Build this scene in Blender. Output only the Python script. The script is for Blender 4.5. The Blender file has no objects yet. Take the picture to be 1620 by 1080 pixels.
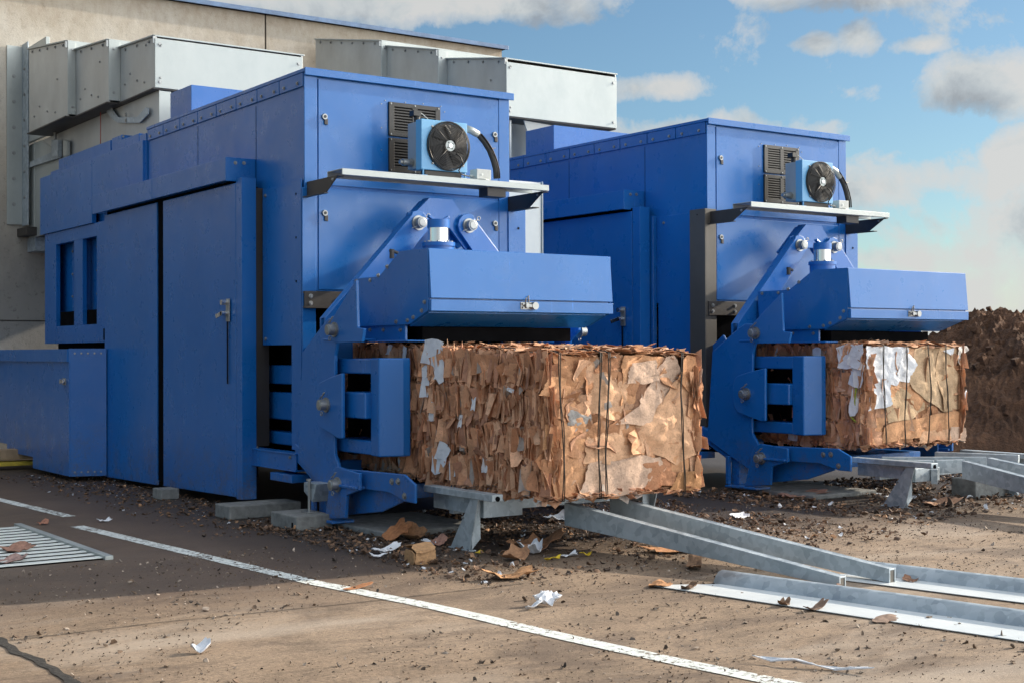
import bpy, bmesh, math, random
from math import sin, cos, radians, pi, sqrt, atan2, degrees
from mathutils import Vector, Matrix, noise, Euler
S = bpy.context.scene
COL = S.collection
random.seed(7)
# ------------------------------------------------------------------ camera
CAMF, YAW, PITCH, ROLL = 2187.4, radians(35.011), radians(0.427), radians(-0.183)
def cam_axes():
    fw = Vector((sin(YAW)*cos(PITCH), cos(YAW)*cos(PITCH), sin(PITCH)))
    rt = Vector((cos(YAW), -sin(YAW), 0)); up = rt.cross(fw)
    return rt*cos(ROLL)+up*sin(ROLL), -rt*sin(ROLL)+up*cos(ROLL), fw
RT, UP, FW = cam_axes()
CAMP = Vector((0, 0, 1.5))
def W(px, py, X=None, Y=None, Z=None):
    """surveyed point: where the sight line of a photo pixel meets a known real plane"""
    d = RT*((px-810)/CAMF) + UP*(-(py-540)/CAMF) + FW
    if X is not None: s = (X-CAMP.x)/d.x
    elif Y is not None: s = (Y-CAMP.y)/d.y
    else: s = (Z-CAMP.z)/d.z
    return CAMP + d*s
cd = bpy.data.cameras.new('camera'); cam = bpy.data.objects.new('camera', cd); COL.objects.link(cam)
cd.sensor_width = 36; cd.lens = 36*CAMF/1620; cd.clip_end = 3000; cd.clip_start = .05
M3 = Matrix((RT, UP, -FW)).transposed()
cam.matrix_world = Matrix.Translation(CAMP) @ M3.to_4x4()
S.camera = cam
# ------------------------------------------------------------------ node helpers
def newmat(name):
    m = bpy.data.materials.new(name); m.use_nodes = True
    nt = m.node_tree; b = nt.nodes['Principled BSDF']
    return m, nt, b
def N(nt, t, **k):
    n = nt.nodes.new(t)
    for a, v in k.items():
        if a.startswith('i_'): n.inputs[int(a[2:])].default_value = v
        else: setattr(n, a, v)
    return n
def L(nt, a, b): nt.links.new(a, b)
def tex(nt, scale, detail=5, rough=.55, vec=None, dist=0, kind='ShaderNodeTexNoise'):
    n = N(nt, kind)
    n.inputs['Scale'].default_value = scale
    if kind == 'ShaderNodeTexNoise':
        n.inputs['Detail'].default_value = detail; n.inputs['Roughness'].default_value = rough
        n.inputs['Distortion'].default_value = dist
    if vec: L(nt, vec, n.inputs['Vector'])
    return n
def coords(nt, scale=None):
    g = N(nt, 'ShaderNodeNewGeometry')
    o = g.outputs['Position']
    if scale:
        mp = N(nt, 'ShaderNodeMapping'); mp.inputs['Scale'].default_value = scale
        L(nt, o, mp.inputs['Vector']); o = mp.outputs['Vector']
    return o
def ramp(nt, src, stops):
    r = N(nt, 'ShaderNodeValToRGB'); e = r.color_ramp.elements
    while len(e) < len(stops): e.new(.5)
    for i, (p, c) in enumerate(stops):
        e[i].position = p; e[i].color = (c if len(c) == 4 else (*c, 1)) if isinstance(c, tuple) else (c, c, c, 1)
    L(nt, src, r.inputs[0]); return r
def mixc(nt, f, a, b, mode='MIX'):
    n = N(nt, 'ShaderNodeMix', data_type='RGBA', blend_type=mode)
    for s, i in ((f, 0), (a, 6), (b, 7)):
        if hasattr(s, 'is_linked') or hasattr(s, 'links'): L(nt, s, n.inputs[i])
        elif i == 0: n.inputs[0].default_value = s
        else: n.inputs[i].default_value = (*s, 1) if len(s) == 3 else s
    return n.outputs[2]
def mth(nt, op, a, b=None, c=None, clamp=False):
    n = N(nt, 'ShaderNodeMath', operation=op, use_clamp=clamp)
    for i, s in enumerate((a, b, c)):
        if s is None: continue
        if hasattr(s, 'links'): L(nt, s, n.inputs[i])
        else: n.inputs[i].default_value = s
    return n.outputs[0]
def bump(nt, b, h, strength, dist):
    n = N(nt, 'ShaderNodeBump'); n.inputs['Strength'].default_value = strength; n.inputs['Distance'].default_value = dist
    L(nt, h, n.inputs['Height']); L(nt, n.outputs[0], b.inputs['Normal']); return n
# ------------------------------------------------------------------ materials
def paint(name, base, base2, rough=.3, ior=1.6, coat=.4, wav=.0015):
    m, nt, b = newmat(name)
    v = coords(nt, (.6, .6, .35))
    n = tex(nt, 2.2, 4, .5, v); r = ramp(nt, n.outputs[0], [(.35, base), (.68, base2)])
    sc = tex(nt, 18, 6, .7, coords(nt, (1, 1, .12)))          # faint vertical rain streaks
    sr = ramp(nt, sc.outputs[0], [(.66, 0.), (.9, .12)])
    col = mixc(nt, sr.outputs[0], r.outputs[0], tuple(min(1, c*1.5+.02) for c in base))
    pz = coords(nt); sz = N(nt, 'ShaderNodeSeparateXYZ'); L(nt, pz, sz.inputs[0])
    du = tex(nt, 3.5, 9, .75, pz); du2 = tex(nt, 45, 6, .8, pz)
    d1 = ramp(nt, du.outputs[0], [(.52, 0.), (.78, .09)])
    col = mixc(nt, d1.outputs[0], col, (.30, .31, .34))
    lowz = mth(nt, 'MULTIPLY_ADD', sz.outputs[2], -1.3, .95, clamp=True)
    sp_ = ramp(nt, mth(nt, 'MULTIPLY_ADD', du.outputs[0], .5, mth(nt, 'MULTIPLY', du2.outputs[0], .6)), [(.53, 0.), (.62, .75)])
    col = mixc(nt, mth(nt, 'MULTIPLY', lowz, sp_.outputs[0]), col, (.10, .075, .055))
    sc2 = tex(nt, 60, 3, .5, coords(nt, (1, 1, .05)), .2); sc3 = ramp(nt, mth(nt, 'MULTIPLY', sc2.outputs[0], du.outputs[0]), [(.40, 0.), (.46, .4)])
    col = mixc(nt, sc3.outputs[0], col, tuple(min(1, c*2.2+.05) for c in base))
    L(nt, col, b.inputs['Base Color'])
    rn = tex(nt, 5, 5, .6, coords(nt)); rr = ramp(nt, rn.outputs[0], [(.3, rough-.05), (.7, rough+.12)])
    L(nt, rr.outputs[0], b.inputs['Roughness'])
    b.inputs['IOR'].default_value = ior; b.inputs['Coat Weight'].default_value = coat; b.inputs['Coat Roughness'].default_value = .22
    bn = tex(nt, 1.1, 2, .4, coords(nt)); fn = tex(nt, 320, 2, .5, coords(nt))
    h = mth(nt, 'MULTIPLY_ADD', fn.outputs[0], .02, bn.outputs[0])
    bump(nt, b, h, .22, .02)
    return m
BLUE = paint('blue_paint', (.005, .122, .41), (.010, .140, .455), .28, 1.46, .12)
SKYBLUE = paint('light_blue_paint', (.12, .36, .62), (.15, .42, .68), .4, 1.5, .2)
def steel(name, c1, c2, metallic, rough, scale=22, spangle=True, bs=.1):
    m, nt, b = newmat(name)
    v = coords(nt)
    vo = N(nt, 'ShaderNodeTexVoronoi'); vo.inputs['Scale'].default_value = scale
    wn = tex(nt, scale*.7, 3, .6, v)
    ad = N(nt, 'ShaderNodeVectorMath', operation='ADD'); L(nt, v, ad.inputs[0])
    sc = N(nt, 'ShaderNodeVectorMath', operation='SCALE'); L(nt, wn.outputs['Color'], sc.inputs[0]); sc.inputs['Scale'].default_value = .04
    L(nt, sc.outputs[0], ad.inputs[1]); L(nt, ad.outputs[0], vo.inputs['Vector'])
    bw = N(nt, 'ShaderNodeRGBToBW'); L(nt, vo.outputs['Color'], bw.inputs[0])
    big = tex(nt, 1.7, 6, .65, coords(nt, (1, 1, .6)))
    f = mth(nt, 'MULTIPLY_ADD', bw.outputs[0], .4 if spangle else .05, mth(nt, 'MULTIPLY', big.outputs[0], .8))
    r = ramp(nt, f, [(.3, c1), (.75, c2)])
    L(nt, r.outputs[0], b.inputs['Base Color'])
    b.inputs['Metallic'].default_value = metallic
    rr = ramp(nt, f, [(.3, rough), (.8, min(1, rough+.18))]); L(nt, rr.outputs[0], b.inputs['Roughness'])
    bump(nt, b, big.outputs[0], bs, .03)
    return m
GALV = steel('galvanised_steel', (.24, .29, .33), (.46, .52, .56), .45, .42)
SHEET = steel('galvanised_sheet', (.36, .39, .38), (.50, .53, .51), .35, .38, 9, False)
BRIGHT = steel('bright_galvanised_sheet', (.60, .64, .65), (.76, .79, .79), .15, .42, 9, False)
DUCT = steel('duct_sheet_metal', (.40, .41, .40), (.60, .62, .60), .35, .40, 6, False, .25)
ZINC = steel('zinc_bolt', (.30, .31, .31), (.48, .49, .48), .8, .40, 40, False)
CHROME = steel('polished_rod', (.7, .7, .7), (.85, .85, .85), 1., .12, 5, False, 0)
DARK = steel('mill_scale_steel', (.045, .04, .037), (.09, .08, .072), .3, .48, 8, False)
CHAN = steel('bare_channel_steel', (.10, .095, .085), (.17, .155, .135), .4, .5, 8, False)
def plain(name, c, rough=.6, metallic=0, var=.25, scale=6, bs=.2, bd=.01):
    m, nt, b = newmat(name)
    n = tex(nt, scale, 6, .6, coords(nt))
    r = ramp(nt, n.outputs[0], [(.3, tuple(x*(1-var) for x in c)), (.7, tuple(min(1, x*(1+var)) for x in c))])
    L(nt, r.outputs[0], b.inputs['Base Color']); b.inputs['Roughness'].default_value = rough; b.inputs['Metallic'].default_value = metallic
    bump(nt, b, n.outputs[0], bs, bd)
    return m
SLATE = plain('slate_blue_trim', (.10, .17, .30), .4)
BLACK = plain('black_plastic', (.018, .017, .016), .45)
RUBBER = plain('black_rubber', (.02, .019, .018), .55)
VOID = plain('black_gap_shade', (.008, .008, .009), 1)  # near-black for seams and slots; in recesses it is painted shade
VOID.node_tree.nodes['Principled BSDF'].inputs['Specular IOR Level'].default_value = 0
GREY = plain('grey_plastic', (.5, .52, .5), .5)
WHITE = plain('white_paint', (.70, .73, .70), .45, 0, .04)
WIRE = plain('baling_wire', (.02, .016, .013), .5, .5)
PAPER = plain('white_paper', (.68, .70, .74), .7, 0, .1, 20, .5, .02)
YELLOW = plain('yellow_strap', (.60, .42, .02), .5, 0, .2, 20)
YGREEN = plain('yellow_green_tape', (.42, .45, .04), .45, 0, .3, 60)
BLOCKM = plain('cast_concrete', (.19, .195, .19), .9, 0, .3, 14, .6, .02)
WOOD = plain('weathered_timber', (.34, .24, .15), .8, 0, .3, 9)
RUST = None
def cardboard():
    m, nt, b = newmat('kraft_cardboard')
    a = N(nt, 'ShaderNodeAttribute', attribute_name='Col')
    p = coords(nt)
    n = tex(nt, 9, 6, .65, p); n2 = tex(nt, 60, 4, .6, p)
    r = ramp(nt, n.outputs[0], [(.3, .68), (.7, 1.2)])
    c = mixc(nt, 1, a.outputs['Color'], r.outputs[0], 'MULTIPLY')
    sp = ramp(nt, n2.outputs[0], [(.32, .62), (.45, 1.)])
    c = mixc(nt, .7, c, sp.outputs[0], 'MULTIPLY')
    L(nt, c, b.inputs['Base Color']); b.inputs['Roughness'].default_value = .92
    b.inputs['IOR'].default_value = 1.3
    wv = N(nt, 'ShaderNodeTexWave', wave_type='BANDS', bands_direction='Z')
    wv.inputs['Scale'].default_value = 9; wv.inputs['Distortion'].default_value = 14; wv.inputs['Detail'].default_value = 3; wv.inputs['Detail Scale'].default_value = 1.3
    L(nt, p, wv.inputs['Vector'])
    cr = tex(nt, 14, 7, .62, p, .6)
    h = mth(nt, 'MULTIPLY_ADD', wv.outputs['Fac'], .05, cr.outputs[0])
    h = mth(nt, 'MULTIPLY_ADD', n2.outputs[0], .15, h)
    ve = N(nt, 'ShaderNodeTexVoronoi', feature='DISTANCE_TO_EDGE'); ve.inputs['Scale'].default_value = 7
    dv = N(nt, 'ShaderNodeVectorMath', operation='SCALE'); L(nt, cr.outputs['Color'], dv.inputs[0]); dv.inputs['Scale'].default_value = .22
    da = N(nt, 'ShaderNodeVectorMath', operation='ADD'); L(nt, p, da.inputs[0]); L(nt, dv.outputs[0], da.inputs[1]); L(nt, da.outputs[0], ve.inputs['Vector'])
    er = ramp(nt, ve.outputs['Distance'], [(.0, 0.), (.05, 1.)])
    h = mth(nt, 'MULTIPLY_ADD', er.outputs[0], .22, h)
    bump(nt, b, h, .42, .02)
    return m
CARD = cardboard()
def concrete_ground():
    m, nt, b = newmat('concrete_yard')
    p = coords(nt)
    big = tex(nt, .35, 8, .62, p, .4); mid = tex(nt, 2.6, 8, .7, p); fine = tex(nt, 38, 6, .75, p); grit = tex(nt, 160, 3, .7, p)
    r = ramp(nt, big.outputs[0], [(.33, (.20, .138, .088)), (.5, (.268, .19, .126)), (.68, (.33, .245, .172))])
    r2 = ramp(nt, mid.outputs[0], [(.3, .62), (.48, .98), (.75, 1.15)])
    c = mixc(nt, .85, r.outputs[0], r2.outputs[0], 'MULTIPLY')
    r3 = ramp(nt, fine.outputs[0], [(.32, .22), (.44, .86), (.55, 1.02), (.68, 1.35)])
    c = mixc(nt, .95, c, r3.outputs[0], 'MULTIPLY')
    gr = ramp(nt, grit.outputs[0], [(.34, .3), (.43, .95), (.60, 1.), (.70, 1.6)])
    c = mixc(nt, .75, c, gr.outputs[0], 'MULTIPLY')
    # smeared tyre / sweep marks running roughly along the yard
    sm = tex(nt, 3, 6, .7, coords(nt, (.5, 2.4, 1)), .8)
    smr = ramp(nt, sm.outputs[0], [(.52, 1.), (.66, .66)])
    c = mixc(nt, .7, c, smr.outputs[0], 'MULTIPLY')
    st2 = tex(nt, .9, 9, .72, coords(nt, (.7, 1.2, 1)), 1.2)
    s2 = ramp(nt, st2.outputs[0], [(.49, 0.), (.60, .68)])
    c = mixc(nt, s2.outputs[0], c, (.10, .068, .048))
    st3 = tex(nt, .55, 7, .6, coords(nt, (.5, 1.5, 1)), .5)
    s3 = ramp(nt, st3.outputs[0], [(.52, 0.), (.64, .55)])
    c = mixc(nt, s3.outputs[0], c, (.42, .35, .28))
    # damp oily dirt round the balers, their shade painted in with it; ragged outline
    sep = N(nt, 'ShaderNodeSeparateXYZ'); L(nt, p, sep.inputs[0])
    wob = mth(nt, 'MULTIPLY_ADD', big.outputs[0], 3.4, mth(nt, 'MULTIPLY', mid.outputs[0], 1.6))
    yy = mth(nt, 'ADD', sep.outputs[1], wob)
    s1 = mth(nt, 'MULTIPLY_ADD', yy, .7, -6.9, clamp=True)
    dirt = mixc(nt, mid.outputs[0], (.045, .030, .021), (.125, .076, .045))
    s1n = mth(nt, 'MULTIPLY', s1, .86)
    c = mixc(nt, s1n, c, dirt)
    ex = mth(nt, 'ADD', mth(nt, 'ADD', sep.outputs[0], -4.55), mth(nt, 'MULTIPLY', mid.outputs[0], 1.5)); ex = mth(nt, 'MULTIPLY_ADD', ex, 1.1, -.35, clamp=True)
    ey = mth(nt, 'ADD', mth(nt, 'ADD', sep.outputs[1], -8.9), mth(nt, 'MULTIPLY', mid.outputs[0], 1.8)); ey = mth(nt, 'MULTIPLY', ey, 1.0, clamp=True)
    c = mixc(nt, mth(nt, 'MULTIPLY', mth(nt, 'MULTIPLY', ex, ey), .8), c, (.022, .017, .014))  # near-black towards the machine: stain and shade together in the colour
    L(nt, c, b.inputs['Base Color'])
    rg = mth(nt, 'MULTIPLY_ADD', s1, -.28, .86); L(nt, rg, b.inputs['Roughness'])
    h = mth(nt, 'MULTIPLY_ADD', fine.outputs[0], .35, mid.outputs[0])
    h = mth(nt, 'MULTIPLY_ADD', grit.outputs[0], .12, h)
    bump(nt, b, h, .7, .02)
    return m
GROUND = concrete_ground()
def line_paint():
    m, nt, b = newmat('worn_road_paint')
    p = coords(nt)
    n = tex(nt, 26, 8, .75, p); n1 = tex(nt, 2.2, 3, .5, p)
    f = mth(nt, 'MULTIPLY_ADD', n1.outputs[0], .5, n.outputs[0])
    al = ramp(nt, f, [(.66, 0.), (.72, 1.)])
    r = ramp(nt, n.outputs[0], [(.35, (.42, .44, .42)), (.6, (.74, .77, .74))])
    L(nt, r.outputs[0], b.inputs['Base Color']); L(nt, al.outputs[0], b.inputs['Alpha']); b.inputs['Roughness'].default_value = .7
    return m
LINE = line_paint()
TAR = plain('joint_tar', (.03, .026, .022), .9, 0, .4, 30, .8, .02)
def wallmat():
    m, nt, b = newmat('stained_concrete_panel')
    p = coords(nt); sep = N(nt, 'ShaderNodeSeparateXYZ'); L(nt, p, sep.inputs[0])
    big = tex(nt, .7, 8, .7, coords(nt, (1, 1, .6))); st = tex(nt, 5, 8, .75, coords(nt, (1, 1, .5))); fine = tex(nt, 9, 8, .8, p)
    r = ramp(nt, big.outputs[0], [(.3, (.42, .36, .285)), (.5, (.56, .51, .43)), (.7, (.62, .585, .52))])
    sr = ramp(nt, fine.outputs[0], [(.34, .5), (.47, 1.)])
    c = mixc(nt, .55, r.outputs[0], sr.outputs[0], 'MULTIPLY')
    # rain wash under the eaves and splash dirt near the ground (stains with ragged edges)
    up = mth(nt, 'MULTIPLY_ADD', sep.outputs[2], 1.0, mth(nt, 'MULTIPLY', st.outputs[0], 1.5))
    u1 = ramp(nt, mth(nt, 'MULTIPLY_ADD', up, .8, -5.5, clamp=True), [(.0, 0.), (1., .8)])
    c = mixc(nt, u1.outputs[0], c, (.22, .15, .085))
    lo = mth(nt, 'MULTIPLY_ADD', up, -.5, 2.6, clamp=True)
    c = mixc(nt, mth(nt, 'MULTIPLY', lo, .85), c, (.19, .19, .185))
    sp = ramp(nt, fine.outputs[0], [(.36, 1.), (.44, 0.)])
    c = mixc(nt, mth(nt, 'MULTIPLY', sp.outputs[0], mth(nt, 'MULTIPLY_ADD', sep.outputs[2], -.25, 1.2, clamp=True)), c, (.07, .06, .05))
    L(nt, c, b.inputs['Base Color']); b.inputs['Roughness'].default_value = .9
    bump(nt, b, fine.outputs[0], .4, .02)
    return m
WALL = wallmat()
def soilmat():
    m, nt, b = newmat('loose_brown_soil')
    p = coords(nt); n = tex(nt, 1.6, 8, .7, p); f = tex(nt, 14, 6, .7, p)
    r = ramp(nt, n.outputs[0], [(.3, (.062, .029, .014)), (.55, (.13, .062, .031)), (.75, (.185, .095, .05))])
    c = mixc(nt, .5, r.outputs[0], ramp(nt, f.outputs[0], [(.3, .4), (.6, 1.2)]).outputs[0], 'MULTIPLY')
    L(nt, c, b.inputs['Base Color']); b.inputs['Roughness'].default_value = 1
    bump(nt, b, mth(nt, 'MULTIPLY_ADD', f.outputs[0], .4, n.outputs[0]), 1, .15)
    return m
SOIL = soilmat()
def rustmat():
    m, nt, b = newmat('rust_stained_white_sheet')
    p = coords(nt); sep = N(nt, 'ShaderNodeSeparateXYZ'); L(nt, p, sep.inputs[0])
    n = tex(nt, 6, 8, .7, p)
    f = mth(nt, 'MULTIPLY_ADD', n.outputs[0], .5, mth(nt, 'MULTIPLY_ADD', sep.outputs[2], 1.4, -6.75))
    r = ramp(nt, f, [(.28, (.62, .60, .54)), (.42, (.45, .27, .13)), (.6, (.16, .06, .025))])
    L(nt, r.outputs[0], b.inputs['Base Color']); b.inputs['Roughness'].default_value = .8
    return m
RUST = rustmat()
def littermat():
    m, nt, b = newmat('litter_mixed_brown')
    a = N(nt, 'ShaderNodeAttribute', attribute_name='Col')
    n = tex(nt, 40, 4, .6, coords(nt)); r = ramp(nt, n.outputs[0], [(.3, .6), (.7, 1.2)])
    L(nt, mixc(nt, 1, a.outputs['Color'], r.outputs[0], 'MULTIPLY'), b.inputs['Base Color']); b.inputs['Roughness'].default_value = .8
    return m
LITTER = littermat()
# ------------------------------------------------------------------ mesh builder
class MB:
    def __init__(s, fx=None): s.v = []; s.f = []; s.mi = []; s.sm = []; s.mats = []; s.cols = {}; s.fx = fx
    def m(s, mat):
        if mat not in s.mats: s.mats.append(mat)
        return s.mats.index(mat)
    def add(s, vs, fs, mat, smooth=False):
        o = len(s.v)
        s.v += [(s.fx(Vector(p)) if s.fx else Vector(p)) for p in vs]; k = s.m(mat)
        for f in fs: s.f.append([i+o for i in f]); s.mi.append(k); s.sm.append(smooth)
        return o
    def box(s, x0, x1, y0, y1, z0, z1, mat):
        x0, x1 = sorted((x0, x1)); y0, y1 = sorted((y0, y1)); z0, z1 = sorted((z0, z1))
        s.add([(x, y, z) for z in (z0, z1) for y in (y0, y1) for x in (x0, x1)],
              [(0, 2, 3, 1), (4, 5, 7, 6), (0, 1, 5, 4), (2, 6, 7, 3), (0, 4, 6, 2), (1, 3, 7, 5)], mat); return s
    def prism(s, pts, ax, a, b, mat):
        def P(p, t): return {'x': (t, p[0], p[1]), 'y': (p[0], t, p[1]), 'z': (p[0], p[1], t)}[ax]
        n = len(pts); vs = [P(p, a) for p in pts]+[P(p, b) for p in pts]
        s.add(vs, [tuple(range(n))[::-1], tuple(range(n, 2*n))]+[(i, (i+1) % n, n+(i+1) % n, n+i) for i in range(n)], mat); return s
    def hexa(s, a, b, mat):      # two matching quads
        s.add(list(a)+list(b), [(3, 2, 1, 0), (4, 5, 6, 7)]+[(i, (i+1) % 4, 4+(i+1) % 4, 4+i) for i in range(4)], mat); return s
    def cyl(s, p0, p1, r, mat, n=16, r2=None, smooth=True):
        p0 = Vector(p0); p1 = Vector(p1); d = (p1-p0).normalized(); r2 = r if r2 is None else r2
        u = d.orthogonal().normalized(); w = d.cross(u)
        ring = lambda p, rr: [p+(u*cos(2*pi*i/n)+w*sin(2*pi*i/n))*rr for i in range(n)]
        o = s.add(ring(p0, r)+ring(p1, r2), [(i, (i+1) % n, n+(i+1) % n, n+i) for i in range(n)], mat, smooth)
        s.add(ring(p0, r), [tuple(range(n))[::-1]], mat); s.add(ring(p1, r2), [tuple(range(n))], mat); return s
    def tube(s, pts, r, mat, n=8, closed=False):
        pts = [Vector(p) for p in pts]; m = len(pts); vs = []; up = None
        for i, p in enumerate(pts):
            a = pts[(i-1) % m] if (closed or i > 0) else p; b = pts[(i+1) % m] if (closed or i < m-1) else p
            d = (b-a).normalized()
            u = d.orthogonal().normalized() if up is None else (up-d*up.dot(d)).normalized()
            up = u; w = d.cross(u)
            vs += [p+(u*cos(2*pi*k/n)+w*sin(2*pi*k/n))*r for k in range(n)]
        fs = []
        for i in range(m if closed else m-1):
            j = (i+1) % m
            for k in range(n): fs.append((i*n+k, i*n+(k+1) % n, j*n+(k+1) % n, j*n+k))
        if not closed: fs += [tuple(range(n))[::-1], tuple(range((m-1)*n, m*n))]
        s.add(vs, fs, mat, True); return s
    def bolt(s, p, d, r=.013, mat=None, h=.012):
        p = Vector(p); d = Vector(d); mat = mat or ZINC
        s.cyl(p-d*.002, p+d*.003, r*1.45, mat, 10, None, False); s.cyl(p+d*.003, p+d*(.003+h), r, mat, 6, None, False); return s
    def build(s, name, parent=None, bevel=0, org=None, segs=2, recalc=True):
        me = bpy.data.meshes.new(name); org = Vector(org) if org is not None else (ROOTP.get(parent.name, Vector()) if parent else Vector())
        if s.fx and not recalc: pass
        me.from_pydata([v-org for v in s.v], [], s.f)
        for mt in s.mats: me.materials.append(mt)
        me.polygons.foreach_set('material_index', s.mi); me.polygons.foreach_set('use_smooth', s.sm)
        if recalc:
            bm = bmesh.new(); bm.from_mesh(me); bmesh.ops.recalc_face_normals(bm, faces=bm.faces); bm.to_mesh(me); bm.free()
        me.update()
        o = bpy.data.objects.new(name, me); COL.objects.link(o)
        if parent: o.parent = parent; ROOTP[o.name] = org
        else: o.location = org
        if bevel:
            b = o.modifiers.new('bevel', 'BEVEL'); b.width = bevel; b.segments = segs; b.limit_method = 'ANGLE'; b.angle_limit = radians(35)
            b.harden_normals = False
        return o
ROOTP = {}
def tag(o, label=None, cat=None, group=None, kind=None):
    if label: o['label'] = label
    if cat: o['category'] = cat
    if group: o['group'] = group
    if kind: o['kind'] = kind
    return o
def empty(name, loc, label, cat, group=None):
    o = bpy.data.objects.new(name, None); COL.objects.link(o); o.location = loc; o.empty_display_size = .2
    ROOTP[o.name] = Vector(loc); return tag(o, label, cat, group)
def copy_tree(o, parent=None):
    c = o.copy(); COL.objects.link(c); c.parent = parent
    for ch in [x for x in bpy.data.objects if x.parent == o]: copy_tree(ch, c)
    return c
yz = lambda px, py, X: (W(px, py, X=X).y, W(px, py, X=X).z)
xz = lambda px, py, Y: (W(px, py, Y=Y).x, W(px, py, Y=Y).z)
XC = 6.805
mir = lambda v: Vector((2*XC-v.x, v.y, v.z))
def arc(cx, cy, r, a0, a1, n=8): return [(cx+r*cos(radians(a0+(a1-a0)*i/n)), cy+r*sin(radians(a0+(a1-a0)*i/n))) for i in range(n+1)]
# ------------------------------------------------------------------ the baler
def make_baler(variant):
    far = variant == 'far'
    R0 = Vector((6.8, 11.39, 0))
    root = empty('baler', R0, None, 'baler', 'balers standing side by side against the building')
    B = lambda mb, n, bev=.004, par=None: mb.build(n, par or root, bev)
    X0, X1, YF, YB = 5.68, 7.94, 11.39, 15.36
    # housing body
    h = MB(); h.box(X0, X1, YF, YB, 2.06, 4.05, BLUE)
    h.box(X0+.06, X1-.06, YB, 19.3, 3.13, 4.00, BLUE)
    for y in (12.44, 13.9): h.box(X0-.003, X0, y-.003, y+.003, 3.08, 3.9, VOID)
    hs = B(h, 'housing')
    for s in (None, mir):
        e = MB(s); e.box(X0-.012, X0+.115, YF-.016, YF-.001, 2.06, 4.05, BLUE); B(e, 'corner_post')
    # roof with lip and bolted tabs down the side
    r = MB(); r.box(X0-.02, X1+.04, YF-.035, YB+.02, 4.052, 4.085, BLUE); r.box(X0-.02, X1+.04, YF-.05, YF-.035, 4.02, 4.09, BLUE)
    y = YF+.01
    for k in range(8):
        w = .48; r.prism([(y, 3.925), (y+w, 3.925), (y+w+.006, 4.05), (y, 4.05)], 'x', X0-.016, X0-.002, BLUE)
        r.bolt((X0-.016, y+.10, 3.965), (-1, 0, 0), .013); r.bolt((X0-.016, y+w-.10, 3.965), (-1, 0, 0), .013)
        y += w+.016
    B(r, 'roof', .004)
    rb = MB(); rb.box(5.80, 7.3, 14.38, 15.0, 4.086, 4.43, BLUE); B(rb, 'roof_box')
    # front doors with quarter-turn locks
    for z0, z1 in ((3.035, 4.005), (2.075, 3.0)):
        d = MB(); d.box(5.812, 7.812, YF-.014, YF-.001, z0, z1, BLUE)
        if z0 > 3:
            for (px, py) in ((602,165),(602,203),(602,238),(608,160),(640,163),(668,165),(696,169),(702,178)):
                p = W(px, py, Y=YF); d.bolt((p.x, YF-.015, p.z), (0, -1, 0), .004, ZINC, .004)
        dd = B(d, 'front_door', .003)
        for px in (5.87, 7.76):
            zz = 3.66 if z0 > 3 else 2.775
            k = MB(); k.cyl((px, YF-.015, zz), (px, YF-.035, zz), .03, ZINC, 16, .026); k.cyl((px, YF-.035, zz), (px, YF-.04, zz), .014, BLACK, 10)
            k.hexa([(px-.004, YF-.02, zz-.07), (px+.03, YF-.02, zz-.075), (px+.03, YF-.02, zz-.02), (px-.004, YF-.02, zz-.015)],
                   [(px-.004, YF-.034, zz-.07), (px+.03, YF-.034, zz-.075), (px+.03, YF-.034, zz-.02), (px-.004, YF-.034, zz-.015)], DARK)
            B(k, 'lock', .002, dd)
    # louvred vents
    for (z0, z1) in ((3.545, 3.865), (3.205, 3.525)):
        v = MB(); x0, x1 = 6.545, 7.115; yf = YF-.036
        v.box(x0+.04, x1-.04, YF-.02, YF-.0145, z0+.03, z1-.03, VOID)
        v.box(x0, x0+.055, yf, YF-.0142, z0, z1, BLACK); v.box(x1-.055, x1, yf, YF-.0142, z0, z1, BLACK)
        v.box(x0+.055, x1-.055, yf, YF-.0142, z1-.04, z1, BLACK); v.box(x0+.055, x1-.055, yf, YF-.0142, z0, z0+.04, BLACK)
        xm = (x0+x1)/2; v.box(xm-.028, xm+.028, yf, YF-.0142, z0+.04, z1-.04, BLACK)
        for a, b in ((x0+.055, xm-.028), (xm+.028, x1-.055)):
            n = 9; dz = (z1-z0-.08)/n
            for k in range(n):
                z = z0+.04+dz*k
                v.hexa([(a, yf+.002, z+.001), (b, yf+.002, z+.001), (b, yf+.002, z+dz*.5), (a, yf+.002, z+dz*.5)],
                       [(a, yf+.014, z+dz*.45), (b, yf+.014, z+dz*.45), (b, yf+.014, z+dz*.85), (a, yf+.014, z+dz*.85)], BLACK)
        for x in (x0+.02, xm, x1-.02):
            for z in (z0+.016, z1-.016): v.bolt((x, yf, z), (0, -1, 0), .006, ZINC, .004)
        B(v, 'vent', .0015)
    # rear wing: frame with two recesses
    f = MB(); xs = X0-.02
    f.box(xs, xs+.06, 18.80, 19.3, 1.63, 3.128, BLUE); f.box(xs, xs+.06, 17.68, 18.02, 1.86, 2.96, BLUE); f.box(xs, xs+.06, 16.3, 17.12, 1.63, 3.128, BLUE)
    f.box(xs, xs+.06, 17.12, 18.80, 2.96, 3.128, BLUE); f.box(xs, xs+.06, 17.12, 18.80, 1.63, 1.86, BLUE)
    f.box(xs+.15, xs+.19, 16.3, 19.3, 1.63, 3.12, BLUE); f.box(xs+.06, xs+.149, 19.24, 19.3, 1.63, 3.128, BLUE); f.box(xs+.06, xs+.149, 17.80, 17.86, 1.86, 2.96, BLUE)
    f.box(xs+.06, xs+.149, 16.9, 19.2, 1.82, 1.855, BLUE)
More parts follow.
